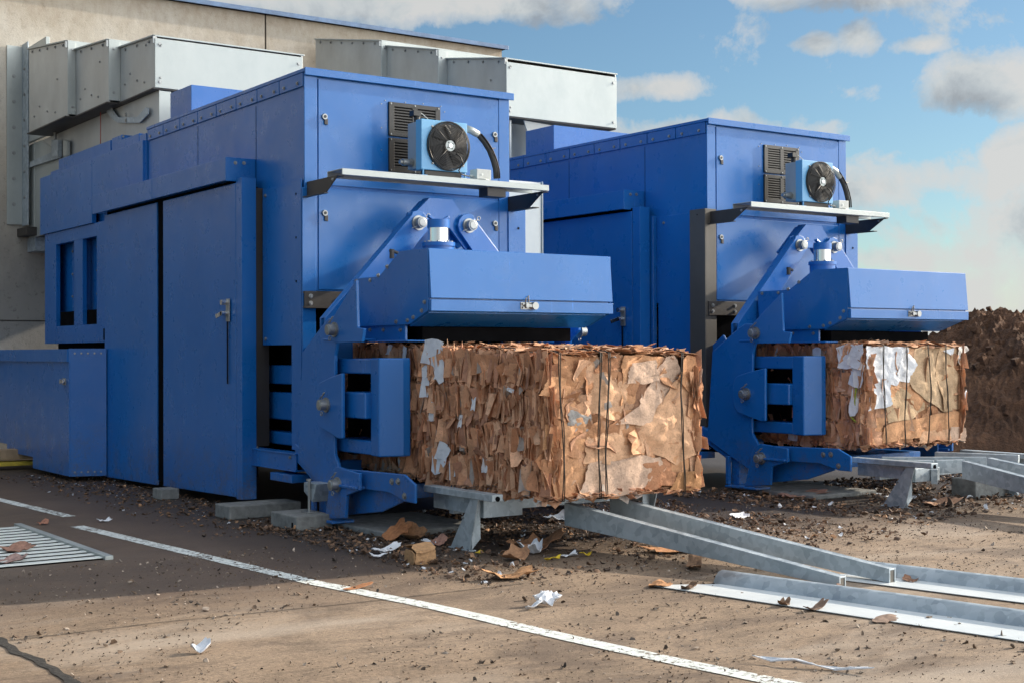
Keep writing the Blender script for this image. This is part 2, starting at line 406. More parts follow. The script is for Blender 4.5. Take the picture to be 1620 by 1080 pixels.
    for yy in (17.45, 18.45):
        f.box(xs+.12, xs+.15, yy-.02, yy+.02, 1.86, 2.98, BLUE)
        for z in (1.95, 2.25, 2.55, 2.85): f.bolt((xs+.12, yy, z), (-1, 0, 0), .014)
    f.box(xs-.01, xs+.02, 16.6, 16.85, 1.66, 1.80, VOID)
    B(f, 'rear_frame')
    u = MB(); u.box(xs-.03, xs+.03, 17.22, 19.42, 3.13, 3.92, BLUE); u.box(xs-.028, xs+.03, 15.42, 17.21, 3.28, 3.94, BLUE)
    u.box(xs+.1, xs+.16, 16.9, 19.0, 4.0, 4.14, BLUE); u.box(xs, xs+.12, 15.39, 15.60, 3.2, 4.02, BLUE); u.box(xs+.05, xs+.5, 16.35, 16.7, 3.9, 4.13, BLUE); u.box(xs+.03, xs+.1, 15.7, 16.3, 3.9, 4.06, BLUE)
    for z in (3.5, 3.9): u.bolt((xs, 15.5, z), (-1, 0, 0), .02)
    for q in range(4): u.bolt((xs+.06, 16.3, 3.95+.05*q), (-1, 0, 0), .012)
    B(u, 'rear_side_panel')
    # side cabinet: canopy, two doors
    yc = 12.47
    c = MB(); c.prism([(5.42, 3.165), (5.42, 3.36), (5.70, 3.375), (5.70, 3.165)], 'y', yc+.004, 14.42, BLUE)
    c.prism([(5.42, 3.165), (5.42, 3.36), (5.70, 3.375), (5.70, 3.165)], 'y', 14.43, 16.4, BLUE)
    c.box(5.37, 5.39, yc-.01, 14.42, 3.155, 3.375, BLUE); c.box(5.37, 5.39, 14.43, 16.4, 3.155, 3.375, BLUE); c.box(5.391, 5.42, yc, 16.4, 3.355, 3.375, BLUE); c.box(5.37, 5.68, yc-.012, yc, 3.15, 3.38, BLUE)
    c.bolt((5.47, yc-.012, 3.33), (0, -1, 0)); c.bolt((5.56, yc-.012, 3.335), (0, -1, 0)); B(c, 'canopy')
    b = MB(); b.box(5.48, 5.68, 12.44, 16.2, .16, 3.17, VOID); b.box(5.452, 5.60, 12.27, 12.40, .10, 3.17, BLUE); b.box(5.50, 5.66, 12.36, 12.46, .3, 3.1, VOID)  # cabinet body painted black, shade below the canopy and behind the doors
    b.box(5.467, 5.4705, 14.30, 14.5, .12, 3.16, VOID)
    B(b, 'cabinet')
    for (ya, yb, za, zb) in ((12.41, 14.31, .115, .075), (14.50, 16.2, .07, .04)):
        d = MB(); d.prism([(ya, za), (yb, zb), (yb, 3.13), (ya, 3.13)], 'x', 5.45, 5.478, BLUE); dd = B(d, 'side_door', .006)
        if ya < 13:
            k = MB(); k.box(5.43, 5.44, 12.52, 12.60, 1.80, 2.02, ZINC); k.cyl((5.43, 12.585, 1.985), (5.375, 12.585, 1.985), .027, CHROME, 14)
            k.cyl((5.43, 12.575, 1.88), (5.37, 12.575, 1.88), .024, CHROME, 14); k.hexa([(5.385, 12.56, 1.90), (5.385, 12.72, 1.87), (5.385, 12.70, 1.83), (5.385, 12.56, 1.86)], [(5.37, 12.56, 1.90), (5.37, 12.72, 1.87), (5.37, 12.70, 1.83), (5.37, 12.56, 1.86)], CHROME)
            k.box(5.432, 5.4395, 12.565, 12.585, 1.2, 1.8, VOID); B(k, 'handle', .002, dd)
    # low side box
    s = MB(); xb = 5.05
    s.box(xb+.01, 5.44, 16.24, 20.2, .30, 1.50, BLUE); s.prism([(16.23, .06), (17.72, .06), (17.72, 1.41), (16.23, 1.41)], 'x', xb-.004, xb+.009, BLUE)
    s.prism([(17.73, .2), (18.92, .2), (18.92, 1.41), (17.73, 1.41)], 'x', xb+.0, xb+.009, BLUE)
    s.box(xb-.035, 5.44, 16.24, 21, 1.40, 1.55, BLUE); s.prism([(xb-.012, 16.235), (xb-.012, 16.238), (5.438, 16.238), (5.438, 16.10)], 'z', .06, 1.555, BLUE)
    for z in (.11, 1.5):
        for k in range(5): s.bolt((xb+.05+k*.07, 16.235-.135*(.062+k*.07)/.4, z), (-.32, -.95, 0), .008)
    sb = B(s, 'side_box')
    k = MB(); k.box(xb-.02, xb-.004, 16.36, 16.48, 1.13, 1.21, ZINC); k.cyl((xb-.02, 16.42, 1.17), (xb-.06, 16.42, 1.17), .03, CHROME, 12); k.hexa([(xb-.05, 16.3, 1.19), (xb-.05, 16.42, 1.19), (xb-.05, 16.42, 1.15), (xb-.05, 16.3, 1.15)], [(xb-.065, 16.3, 1.19), (xb-.065, 16.42, 1.19), (xb-.065, 16.42, 1.15), (xb-.065, 16.3, 1.15)], CHROME)
    B(k, 'handle', .002, sb)
    # side panel, flange, upright channel (the two machines differ here)
    def upright(x, ya, yb, z0, z1, mat=None):
        c = MB(); mt = mat or CHAN; c.box(x-.09, x-.08, ya, yb, z0, z1, mt); c.box(x-.079, x+.08, ya, ya+.01, z0, z1, DARK if not far else mt); c.box(x-.079, x+.08, yb-.01, yb, z0, z1, mt)
        c.bolt((x-.09, (ya+yb)/2, z1-.06), (-1, 0, 0), .006, VOID, .002)
        return B(c, 'upright_channel', .004)
    p = MB()
    if not far:
        upright(5.665, 12.29, 12.42, .60, 3.08)
        p.box(X0-.013, X0-.001, 11.62, 12.27, 1.57, 3.06, BLUE); p.bolt((X0-.013, 12.2, 3.0), (-1, 0, 0)); p.bolt((X0-.013, 12.2, 1.63), (-1, 0, 0))
        B(p, 'side_panel')
        q = MB(); q.box(X0-.035, X0-.022, 11.40, 11.60, .61, 3.08, BLUE); q.box(X0-.035, X0+.10, 11.372, 11.386, .61, 3.0, BLUE)
        for z in (2.95, 2.55, 2.15): q.bolt((X0-.035, 11.5, z), (-1, 0, 0), .008, VOID, .002)
        B(q, 'flange_post')
    else:
        upright(5.70, 11.35, 11.60, .60, 3.08)
        p.box(X0-.013, X0-.001, 11.66, 12.20, .62, 3.06, BLUE); p.bolt((X0-.013, 12.1, 2.98), (-1, 0, 0)); B(p, 'side_panel')
        q = MB(); q.box(X0-.06, X0-.048, 12.24, 12.42, .61, 3.07, BLUE); q.box(X0-.048, X0, 12.24, 12.25, .61, 3.07, BLUE); q.bolt((X0-.06, 12.33, 3.0), (-1, 0, 0), .008, VOID, .002)
        B(q, 'flange_post')
    q = MB(); q.box(X1-.02, X1+.19, 11.36, 11.385, 1.3, 3.05, BLUE); q.box(X1+.18, X1+.192, 11.386, 11.6, 1.3, 3.05, BLUE)
    for z in (2.74, 2.2): q.bolt((X1+.1, 11.36, z), (0, -1, 0), .009, VOID, .002)
    B(q, 'right_flange')
    if not far:
        w = MB(); w.box(8.18, 8.72, 11.9, 12.3, 1.6, 3.30, WHITE); w.box(8.721, 8.735, 11.88, 12.3, 1.6, 3.31, SHEET); B(w, 'white_switch_cabinet')
    # black cross beam under the doors
    x = MB(); x.box(X0-.03, X1+.02, 11.335, 11.355, 1.90, 2.055, DARK); x.box(X0-.03, X1+.02, 11.355, 11.43, 2.035, 2.055, DARK); x.box(X0-.03, X1+.02, 11.355, 11.43, 1.90, 1.92, DARK)
    for xx in (5.71, 6.05, 6.4, 7.3, 7.9):
        for z in (1.945, 2.01): x.bolt((xx, 11.335, z), (0, -1, 0), .015)
    B(x, 'cross_beam', .003)
    # compression chamber behind the gate
    c = MB(); c.box(5.98, 6.02, 11.36, 18.5, .42, 1.66, VOID); c.box(7.58, 7.62, 11.36, 18.5, .42, 1.66, VOID); c.box(6.02, 7.58, 11.36, 18.5, 1.62, 1.66, VOID); c.box(6.02, 7.58, 11.36, 18.5, .36, .40, VOID)  # chamber walls painted black for the deep shade inside
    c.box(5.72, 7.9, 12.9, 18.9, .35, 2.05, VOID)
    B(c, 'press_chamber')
    for s in (None, mir):
        t = MB(s)
        for z0, z1 in ((1.20, 1.38), (.86, 1.12), (.62, .74)): t.box(5.80, 5.979, 11.2, 12.85, z0, z1, BLUE)
        B(t, 'side_rib', .012)
        t = MB(s); t.box(5.56, 5.575, 11.34, 12.5, .44, .575, BLUE); t.box(5.55, 5.68, 11.34, 12.5, .575, .59, BLUE); t.box(5.55, 5.68, 11.34, 12.5, .425, .44, BLUE)
        for yy in (11.45, 12.3): t.bolt((5.62, yy, .59), (0, 0, 1), .012); t.bolt((5.56, yy, .55), (-1, 0, 0), .012)
        t.box(5.50, 5.7, 11.30, 11.75, .33, .40, BLUE); B(t, 'sill_beam', .003)
    # ------- gate frame, left and mirrored right
    for s in (None, mir):
        # C-plate of the post
        pts = [yz(*p, 5.54) for p in ((520,503),(512,511),(478,557),(471.6,726.6),(512,774.4),(528,790),(545,770),(537,742),(528.6,717.4),(528,695),(529,562),(533,538),(545,520),(545,505))]
        g = MB(s); g.prism(pts, 'x', 5.54, 5.575, BLUE); g.prism([(p[0]+.02, p[1]) for p in (yz(471.8,700,5.6), yz(472,726.6,5.6), yz(512,774.4,5.6), yz(512,740,5.6))], 'x', 5.576, 5.86, BLUE)
        g.prism([yz(*p, 5.72) for p in ((505,525),(478,565),(474,722),(490,740),(508,720),(510,540))], 'x', 5.72, 5.75, BLUE)
        g.box(5.86, 5.92, 10.80, 10.92, .6, 1.42, VOID)  # inner side of the blue post, painted black as recess shade
        gp = B(g, 'gate_post', .009)
        # top link plate around the pin
        cy, cz = yz(530, 521.5, 5.50); r_ = .11
        pts = [yz(*p, 5.50) for p in ((600,385),(559,446),)]+arc(cy, cz, r_, 40, -85, 10)+[yz(*p, 5.50) for p in ((640,540),(640,515),(640,440))]
        pts = [(p[0], p[1]) for p in pts]
        t = MB(s); t.prism([(10.58, 1.95), (10.8, 1.8), (10.8, 1.6), (10.58, 1.6)] if s else [yz(563,443,5.50)]+arc(cy, cz, r_, 42, 270-360, 10)[0:11]+[yz(572,541,5.50), yz(575,520,5.50), yz(565,518,5.5)], 'x', 5.50, 5.53, BLUE)
        if s is None: t.prism([yz(548,541,5.87), yz(640,540,5.87), yz(640,527,5.87), yz(640,505,5.87), yz(548,505,5.87)], 'x', 5.875, 5.90, BLUE)
        t.box(5.80, 5.99, 9.78 if s is None else 10.45, 10.75, 1.585, 1.60, BLUE); t.box(5.531, 5.87, 10.42 if s is None else 10.6, 10.75, 1.60, 1.62, BLUE)
        for px in ((585, 606, 633) if s is None else ()): t.bolt((5.875, W(px, 522, X=5.87).y, W(px, 522, X=5.87).z), (-1, 0, 0), .013)
        B(t, 'top_link', .009)
        def pin(y, z, x):
            k = MB(s); k.cyl((x, y, z), (x-.014, y, z), .064, ZINC, 24); k.cyl((x-.014, y, z), (x-.075, y, z), .047, ZINC, 24); k.cyl((x-.075, y, z), (x-.08, y, z), .04, ZINC, 20, .03)
            k.tube([(x-.045, y+.07*cos(a), z+.07*sin(a)) for a in (0.9, .95)]+[(x-.045, y-.03, z+.09), (x-.05, y-.06, z+.11)], .005, ZINC, 6)
            k.tube([(x-.04, y+.02, z+.05), (x-.045, y-.03, z+.105)], .005, ZINC, 6)
            k.tube([(x-.035, y+.03+.018*cos(a), z-.075+.018*sin(a)) for a in [i*pi/4 for i in range(8)]], .005, ZINC, 6, True)
            B(k, 'pin', .003)
        pin(cy, cz, 5.50)
        # middle hinge plate and side squeeze box
        my, mz = yz(519.3, 639.6, 5.5)
        pts = [yz(541,590,5.5), yz(524,596,5.5)]+[(my+p[0], mz+p[1]) for p in [(.135, .19), (.18, .15), (.205, .09), (.205, -.09), (.18, -.15), (.135, -.20)]]+[yz(537,693,5.5), yz(543,693,5.5), yz(543,590,5.5)]
        t = MB(s); t.prism(pts, 'x', 5.485, 5.52, BLUE); t.cyl((5.52, my, mz), (5.54, my, mz), .09, BLUE, 24); B(t, 'hinge_plate', .009)
        pin(my, mz, 5.485)
        q = MB(s)
        ya_, z1_ = yz(587, 566, 5.62); yb_, z2_ = yz(533, 590, 5.62); z3_ = yz(560, 694, 5.62)[1]; z4_ = yz(560, 716, 5.62)[1]; yc_, z5_ = yz(542, 619, 5.56); z6_ = yz(560, 661, 5.56)[1]
        q.box(5.62, 5.90, ya_, yb_, z2_, z1_-.004, BLUE); q.box(5.62, 5.90, ya_, yb_, z4_, z3_, BLUE); q.box(5.56, 5.90, ya_, yc_, z6_, z5_, BLUE)
        q.box(5.91, 5.935, 9.95, 10.93, .66, 1.42, VOID); q.box(5.87, 5.905, 10.22, 10.25, .70, 1.38, BLUE)  # black backing stands in for shade in the clamp recess
        prof = [(5.62, yz(586, 600, 5.62)[0]), (5.60, yz(599, 600, 5.60)[0]), (5.79, yz(638, 600, 5.79)[0]), (5.86, yz(649, 600, 5.86)[0]), (5.90, yz(649, 600, 5.90)[0]), (5.90, ya_)]
        q.prism(prof, 'z', z4_-.006, z1_, BLUE)
        B(q, 'squeeze_box', .012)
        # foot
        fy, fz = yz(533, 766, 5.46)
        ft = MB(s)
        pts = [yz(513,820,5.47)]+arc(fy, fz, .15, 0, 90, 7)+[yz(568,748,5.47), yz(568,775,5.47), yz(548,783,5.47), yz(546,819,5.47)]
        ft.prism(pts, 'x', 5.47, 5.50, BLUE)
        if s is None: ft.prism([yz(*p, 5.54) for p in ((537,740),(600,746),(639,750),(656,766),(656,796),(640,793),(615,778.5),(576,773),(551,780),(537,785))], 'x', 5.541, 5.565, BLUE)
        ft.box(5.44, 5.66, 10.42, 10.88, .055, .08, BLUE); ft.prism([yz(*p, 5.60) for p in ((541,745),(645,755),(652,775),(640,780),(640,792),(604,809),(545,814))] if s is None else [(10.5, .1), (10.5, .5), (10.1, .45), (10.1, .1)], 'x', 5.60, 5.62, BLUE); ft.box(5.50, 5.54, 10.88, 10.93, .08, .38, BLUE); ft.box(5.575, 5.95, 10.80, 10.92, .08, .55, BLUE)
        ft.box(5.45, 5.541, 10.02, 10.32, .375, .40, BLUE)
        for (px, py) in (((620,761),(630,761),(640,784)) if s is None else ()): yy, zz = yz(px, py, 5.54); ft.bolt((5.541, yy, zz), (-1, 0, 0), .02)
        B(ft, 'foot_plate', .007)
        pin(fy, fz, 5.47)
    # lower front beam tying both feet, bed under bale
    t = MB(); t.box(5.95, 7.5, 9.95, 10.03, .28, .40, BLUE); t.box(5.93, 7.5, 10.04, 10.9, .38, .40, BLUE); B(t, 'bed_plate')
    # ------- hood
    prof = [yz(*p, 5.85) for p in ((559,441.6),(600,437.3),(632.4,397.5),(677,392.7),(677,491.4),(648,513),(561.4,517.2))]
    o = MB(); o.prism(prof, 'x', 5.862, 7.72, BLUE)
    hd = B(o, 'hood', .004)
    sp = MB(); sp.prism(prof, 'x', 5.85, 5.858, BLUE)
    for (px, py) in ((565,445),(586,443.5),(598.8,436),(613,422),(672,478),(667.5,491.5),(654,502),(645,507),(627,509)):
        yy, zz = yz(px, py, 5.85); sp.bolt((5.85, yy, zz), (-1, 0, 0), .013)
    B(sp, 'side_cheek', .002, hd)
    sp = MB(mir); sp.prism(prof, 'x', 5.865, 5.873, BLUE); B(sp, 'side_cheek', .002, hd)
    fp = MB(); yh = prof[3][0]
    fp.prism([(yh-.001, 1.935), (yh-.001, 2.335), (yh-.006, 2.335), (yh-.040, 1.935)], 'x', 5.855, 7.735, BLUE)
    fp.prism([(yh-.001, 1.83), (yh-.001, 1.922), (yh-.040, 1.922), (yh-.040, 1.83)], 'x', 5.855, 7.74, BLUE)
    B(fp, 'front_lid', .004, hd)
    ub = MB(); ub.hexa([(5.87, 9.56, 1.825), (7.71, 9.56, 1.825), (7.71, 9.86, 1.722), (5.87, 9.86, 1.722)], [(5.87, 9.56, 1.815), (7.71, 9.56, 1.815), (7.71, 9.86, 1.712), (5.87, 9.86, 1.712)], BLUE)
    ub.box(6.02, 7.58, 9.90, 10.9, 1.59, 1.711, VOID)  # black box put in the gap below the hood as painted shade
    B(ub, 'hood_underside', .003, hd)
    lt = MB(); lp = W(835, 484, Y=yh-.03); lx, lz = lp.x, 1.885
    lt.box(lx-.085, lx+.075, yh-.048, yh-.0405, lz-.03, lz+.03, ZINC); lt.cyl((lx+.045, yh-.048, lz), (lx+.045, yh-.085, lz), .032, ZINC, 16); lt.cyl((lx-.03, yh-.048, lz), (lx-.03, yh-.072, lz), .02, ZINC, 12)
    lt.hexa([(lx-.05, yh-.062, lz+.012), (lx+.02, yh-.062, lz+.012), (lx+.02, yh-.062, lz-.012), (lx-.05, yh-.062, lz-.012)], [(lx-.05, yh-.08, lz+.012), (lx+.02, yh-.08, lz+.012), (lx+.02, yh-.08, lz-.012), (lx-.05, yh-.08, lz-.012)], ZINC)
    lt.tube([(lx-.035, yh-.045, lz), (lx-.04, yh-.06, lz+.06), (lx-.01, yh-.055, lz+.085), (lx+.0, yh-.045, lz+.02)], .006, ZINC, 6)
    lt.bolt((lx-.065, yh-.048, lz-.015), (0, -1, 0), .008); lt.bolt((lx-.065, yh-.048, lz+.015), (0, -1, 0), .008)
    B(lt, 'latch', .002, hd)
    # ------- A-frame
    Ya = 10.85
    a = MB(); P = lambda *q: [xz(x_, y_, Ya) for x_, y_ in q]
    tl, tr = P((675.8, 313.2), (713, 315.7)); zt = 2.92
    xl = XC-.125; xr = XC+.125
    apx = [(xl, 2.92), (xr, 2.92), (XC+.42, 2.62), (XC+.42, 2.42), (XC+.12, 2.64), (XC-.12, 2.64), (XC-.42, 2.42), (XC-.42, 2.64)]
    apx = [(xl, 2.92), (xr, 2.92), (XC+.40, 2.585), (XC+.27, 2.45), (XC+.085, 2.655), (XC-.10, 2.655), (XC-.355, 2.40), (XC-.50, 2.52), (XC-.31, 2.745)]
    a.prism(apx, 'y', Ya, Ya+.03, BLUE); a.prism([(xl-.02, 2.90), (xr+.02, 2.90), (XC+.40, 2.56), (XC+.26, 2.47), (XC+.08, 2.67), (XC-.10, 2.67), (XC-.3, 2.5), (XC-.45, 2.6)], 'y', Ya+.12, Ya+.15, BLUE)
    a.prism([(xl, 2.92), (xl+.02, 2.92), (XC-.29, 2.73), (XC-.31, 2.745)], 'y', Ya+.03, Ya+.12, BLUE); a.prism([(xl+.02, 2.90), (xl+.02, 2.92), (xr-.01, 2.92), (xr-.01, 2.90)], 'y', Ya+.03, Ya+.12, BLUE); a.prism([(xr-.02, 2.91), (xr, 2.92), (XC+.40, 2.585), (XC+.38, 2.58)], 'y', Ya+.03, Ya+.12, BLUE)
    a.box(XC-.09, XC+.075, Ya+.03, Ya+.12, 2.66, 2.68, BLUE)
    B(a, 'crosshead')
    def beam(s, front, name):
        b = MB(s)
        # runs from the upper pin (XC-.27,2.675) down and outwards to the gate side
        o1, o2 = (XC-.40, 2.635), (5.58, 1.60)
        i1, i2 = (XC-.17, 2.60), (5.86, 1.55)
        pts = [(XC-.355, 2.765), (XC-.30, 2.775), (XC-.175, 2.70), (XC-.15, 2.62), (XC-.365, 2.40), (5.83, 1.70), (5.57, 1.70), (5.57, 1.83)]
        pts = [(XC-.335, 2.745)]+[(XC-.27+.115*cos(radians(t_)), 2.675+.115*sin(radians(t_))) for t_ in (120, 90, 60, 30, 0, -30)]+[(XC-.335, 2.42), (XC-.66, 2.05), (5.86, 1.72), (5.86, 1.36), (5.59, 1.36), (5.59, 1.80)]
        y0 = Ya-front
        b.prism(pts, 'y', y0, y0+.028, BLUE); b.prism(pts, 'y', Ya+.05, Ya+.078, BLUE)
        b.prism([pts[0], pts[-1], (pts[-1][0]+.03, pts[-1][1]), (pts[0][0]+.03, pts[0][1]-.01)], 'y', y0+.028, Ya+.05, BLUE)
        return B(b, name)
    beam(None, .034, 'diagonal_arm'); beam(mir, .05, 'diagonal_arm')
    for sx, fr in ((-.27, .034), (.27, .05)):
        k = MB(); y0 = Ya-fr; px_, pz_ = XC+sx, 2.675
        k.cyl((px_, y0, pz_), (px_, y0-.014, pz_), .068, ZINC, 24); k.cyl((px_, y0-.014, pz_), (px_, y0-.08, pz_), .05, ZINC, 24); k.cyl((px_, y0-.08, pz_), (px_, y0-.086, pz_), .044, ZINC, 20, .034)
        k.tube([(px_-.06, y0-.04, pz_-.05), (px_+.07, y0-.04, pz_+.055)], .006, ZINC, 6); k.tube([(px_-.09, y0-.04, pz_-.055), (px_-.05, y0-.04, pz_-.04)], .005, ZINC, 6)
        k.tube([(px_+.085+.018*cos(t_*pi/4), y0-.04, pz_+.068+.018*sin(t_*pi/4)) for t_ in range(8)], .005, ZINC, 6, True)
        B(k, 'pin', .003)
    # hydraulic cylinder standing in the hood under the crosshead
    cx, cy_ = 6.555, 10.5
    hc = MB(); hc.cyl((cx, cy_, 2.475), (cx, cy_, 2.61), .094, CHROME, 32); hc.cyl((cx, cy_, 2.605), (cx, cy_, 2.68), .10, BLUE, 32); hc.cyl((cx, cy_, 2.44), (cx, cy_, 2.475), .15, BLUE, 32)
    hc.cyl((cx, cy_, 2.0), (cx, cy_, 2.44), .138, BLUE, 32)
    for i in range(8): a_ = i*pi/4+.2; hc.bolt((cx+.12*cos(a_), cy_+.12*sin(a_), 2.475), (0, 0, 1), .01)
    hc.hexa([(cx-.11, cy_-.02, 2.70), (cx-.06, cy_-.02, 2.67), (cx-.06, cy_+.02, 2.67), (cx-.11, cy_+.02, 2.70)], [(cx-.10, cy_-.02, 2.72), (cx-.05, cy_-.02, 2.69), (cx-.05, cy_+.02, 2.69), (cx-.10, cy_+.02, 2.72)], BLUE)
    hc.hexa([(cx+.11, cy_-.02, 2.70), (cx+.06, cy_-.02, 2.67), (cx+.06, cy_+.02, 2.67), (cx+.11, cy_+.02, 2.70)], [(cx+.10, cy_-.02, 2.72), (cx+.05, cy_-.02, 2.69), (cx+.05, cy_+.02, 2.69), (cx+.10, cy_+.02, 2.72)], BLUE)
    B(hc, 'hydraulic_cylinder', .003)
    vf = MB(); p = W(620, 400, Y=10.6)
    vf.cyl((p.x, 10.6, p.z-.05), (p.x, 10.6, p.z+.03), .022, DARK, 12); vf.cyl((p.x-.02, 10.6, p.z+.02), (p.x+.06, 10.6, p.z+.0), .015, DARK, 10)
    if False:
        for dx, dz, rr in ((-.06, .05, .02), (-.06, -.02, .025), (-.06, .12, .016), (.02, 0.04, .016)): vf.cyl((p.x+dx, 10.58, p.z+dz-.03), (p.x+dx, 10.58, p.z+dz+.03), rr, ZINC, 10)
    B(vf, 'hose_fitting', .001)
    # ------- shelf on the front with brackets
    sh = MB(); sh.box(5.72, 7.97, 10.757, 11.02, 3.098, 3.108, SHEET); sh.box(5.72, 7.97, 10.745, 10.757, 3.052, 3.108, SHEET); sh.box(5.72, 7.97, 11.02, 11.03, 3.052, 3.108, SHEET)
    sh.box(5.722, 7.968, 10.757, 10.785, 3.052, 3.058, SHEET)
    shf = B(sh, 'shelf', .003)
    for xx, nm in ((5.70, 'bracket'), (7.93, 'bracket')):
        k = MB(); k.prism([(11.372, 3.05), (10.77, 3.05), (10.80, 3.03), (11.0, 2.915), (11.372, 2.905)], 'x', xx-.01, xx, DARK)
        k.box(xx-.05 if xx < 6 else xx, xx-.01 if xx < 6 else xx+.07, 10.95, 11.372, 2.905, 2.915, DARK); k.box(xx, xx+.06, 10.78, 11.372, 3.042, 3.050, DARK)
        k.bolt((xx-.01, 10.86, 3.02), (-1, 0, 0), .01); B(k, nm, .002, shf)
    jb = MB(); jb.box(7.29, 7.50, 10.80, 10.95, 2.965, 3.05, DARK); jb.box(7.40, 7.52, 10.84, 11.0, 2.99, 3.05, GREY); B(jb, 'junction_plate', .003, shf)
    # ------- oil cooler with fan
    oc = MB(); yc0 = 10.79
    p1 = W(668, 188, Y=yc0); p2 = W(738, 275, Y=yc0); xa, xb_, zb, ztp = p1.x, p2.x, 3.165, p1.z
    oc.box(xa-.01, xb_+.01, yc0, yc0+.10, zb, ztp, SKYBLUE); oc.box(xa+.005, xb_-.005, yc0+.10, yc0+.27, zb+.02, ztp-.01, SHEET)
    oc.box(xa+.04, xb_-.04, yc0+.02, yc0+.1, 3.115, 3.164, DARK); oc.box(xa-.005, xa+.06, yc0, yc0+.25, 3.109, 3.12, SKYBLUE); oc.box(xb_-.06, xb_+.005, yc0, yc0+.25, 3.109, 3.12, SKYBLUE)
    oc.box(xa+.005, xa+.02, yc0, yc0+.02, 3.12, 3.165, SKYBLUE); oc.box(xb_-.02, xb_-.005, yc0, yc0+.02, 3.12, 3.165, SKYBLUE)
    cooler = B(oc, 'oil_cooler', .006)
    fx, fz = (xa+xb_)/2+.035, (zb+ztp)/2; yf = yc0
    fn = MB(); fn.cyl((fx, yf-.001, fz), (fx, yf-.006, fz), .212, BLACK, 48)
    for i in range(7):
        a0 = i*2*pi/7
        rad = lambda a, r, y_: (fx+r*cos(a), y_, fz+r*sin(a))
        fn.hexa([rad(a0, .05, yf-.012), rad(a0+.25, .05, yf-.030), rad(a0+.95, .195, yf-.030), rad(a0+.55, .195, yf-.012)], [rad(a0, .05, yf-.010), rad(a0+.25, .05, yf-.028), rad(a0+.95, .195, yf-.028), rad(a0+.55, .195, yf-.010)], RUBBER)
    fn.cyl((fx, yf-.006, fz), (fx, yf-.045, fz), .05, SHEET, 24); fn.cyl((fx, yf-.045, fz), (fx, yf-.055, fz), .018, CHROME, 14)
    for i in range(4): a0 = i*pi/2+.6; fn.cyl((fx+.033*cos(a0), yf-.045, fz+.033*sin(a0)), (fx+.033*cos(a0), yf-.047, fz+.033*sin(a0)), .007, BLACK, 8)
    B(fn, 'fan', 0, cooler)
    gd = MB()
    ring = lambda r, y_, n_=40: [(fx+r*cos(2*pi*i/n_), y_, fz+r*sin(2*pi*i/n_)) for i in range(n_)]
    gd.tube(ring(.224, yf-.006), .006, BLACK, 6, True); gd.tube(ring(.222, yf-.03), .005, BLACK, 6, True)
    for k in range(11): r_ = .065+k*.0145; gd.tube(ring(r_, yf-.058+.02*(r_/.22)**2), .0030, BLACK, 5, True)
    for i in range(4):
        a0 = i*pi/2+pi/4; gd.tube([(fx+.06*cos(a0), yf-.056, fz+.06*sin(a0)), (fx+.18*cos(a0), yf-.050, fz+.18*sin(a0)), (fx+.224*cos(a0), yf-.03, fz+.224*sin(a0)), (fx+.235*cos(a0), yf-.004, fz+.235*sin(a0))], .0035, BLACK, 5)
        gd.bolt((fx+.236*cos(a0), yf, fz+.236*sin(a0)), (0, -1, 0), .009)
    B(gd, 'fan_guard', 0, cooler)
    ho = MB(); pts = [W(x_, y_, Y=10.95) for x_, y_ in ((738,204),(746,207),(756,213),(766,225),(774,238),(780,253),(784,268),(785,283))]
    ho.tube(pts[1:], .026, RUBBER, 10); ho.tube([pts[0], pts[1], pts[2]]+([] if not far else [pts[3]]), .034, SHEET, 10)
    ho.tube([p+Vector((.02, -.03, .0)) for p in pts[2:]], .008, WIRE, 6); ho.tube([pts[4]+Vector((-.05, -.02, .0)), pts[4]+Vector((.05, -.03, .02))], .004, BLACK, 5)
    B(ho, 'hose', 0, cooler)
    cb = MB(); cb.tube([(fx+.05, yf-.06, fz-.07), (fx+.09, yf-.075, fz-.10), (fx+.12, yf-.07, fz-.16), (fx+.10, yf-.03, fz-.22), (fx+.13, yf-.02, zb-.02), (fx+.22, yf-.03, 3.13)], .006, BLACK, 6)
    cb.tube([(fx+.30, yf+.04, 3.125), (fx+.40, yf-.01, 3.12), (fx+.46, yf+.0, 3.115)], .006, GREY, 6); B(cb, 'cable', 0, cooler)
    ft = MB(); pf = W(650, 258, Y=10.98); ft.cyl((pf.x+.06, 10.98, pf.z), (pf.x-.02, 10.98, pf.z), .04, ZINC, 6); ft.cyl((pf.x-.02, 10.98, pf.z), (pf.x-.09, 10.98, pf.z), .032, ZINC, 14); ft.cyl((pf.x-.09, 10.98, pf.z), (pf.x-.12, 10.98, pf.z), .022, ZINC, 6)
    B(ft, 'pipe_fitting', .002, cooler); ft = MB()
    ft.cyl((xa+.06, 10.98, ztp-.02), (xa+.06, 10.98, ztp+.06), .03, BLACK, 12); ft.box(xa+.0, xa+.08, 10.94, 11.02, ztp+.05, ztp+.1, BLACK); ft.tube([(xa+.08, 10.96, ztp+.09), (xa+.13, 10.93, ztp+.04), (xa+.16, 10.9, ztp)], .005, GREY, 5)
    B(ft, 'sensor_plug', .002, cooler)
    eb = MB(); eb.box(7.17, 7.33, 10.80, 10.92, 3.118, 3.215, GREY); eb.cyl((7.17, 10.86, 3.15), (7.13, 10.86, 3.15), .012, GREY, 10); eb.cyl((7.23, 10.80, 3.165), (7.23, 10.796, 3.165), .012, WHITE, 12)
    B(eb, 'connection_box', .006, cooler)
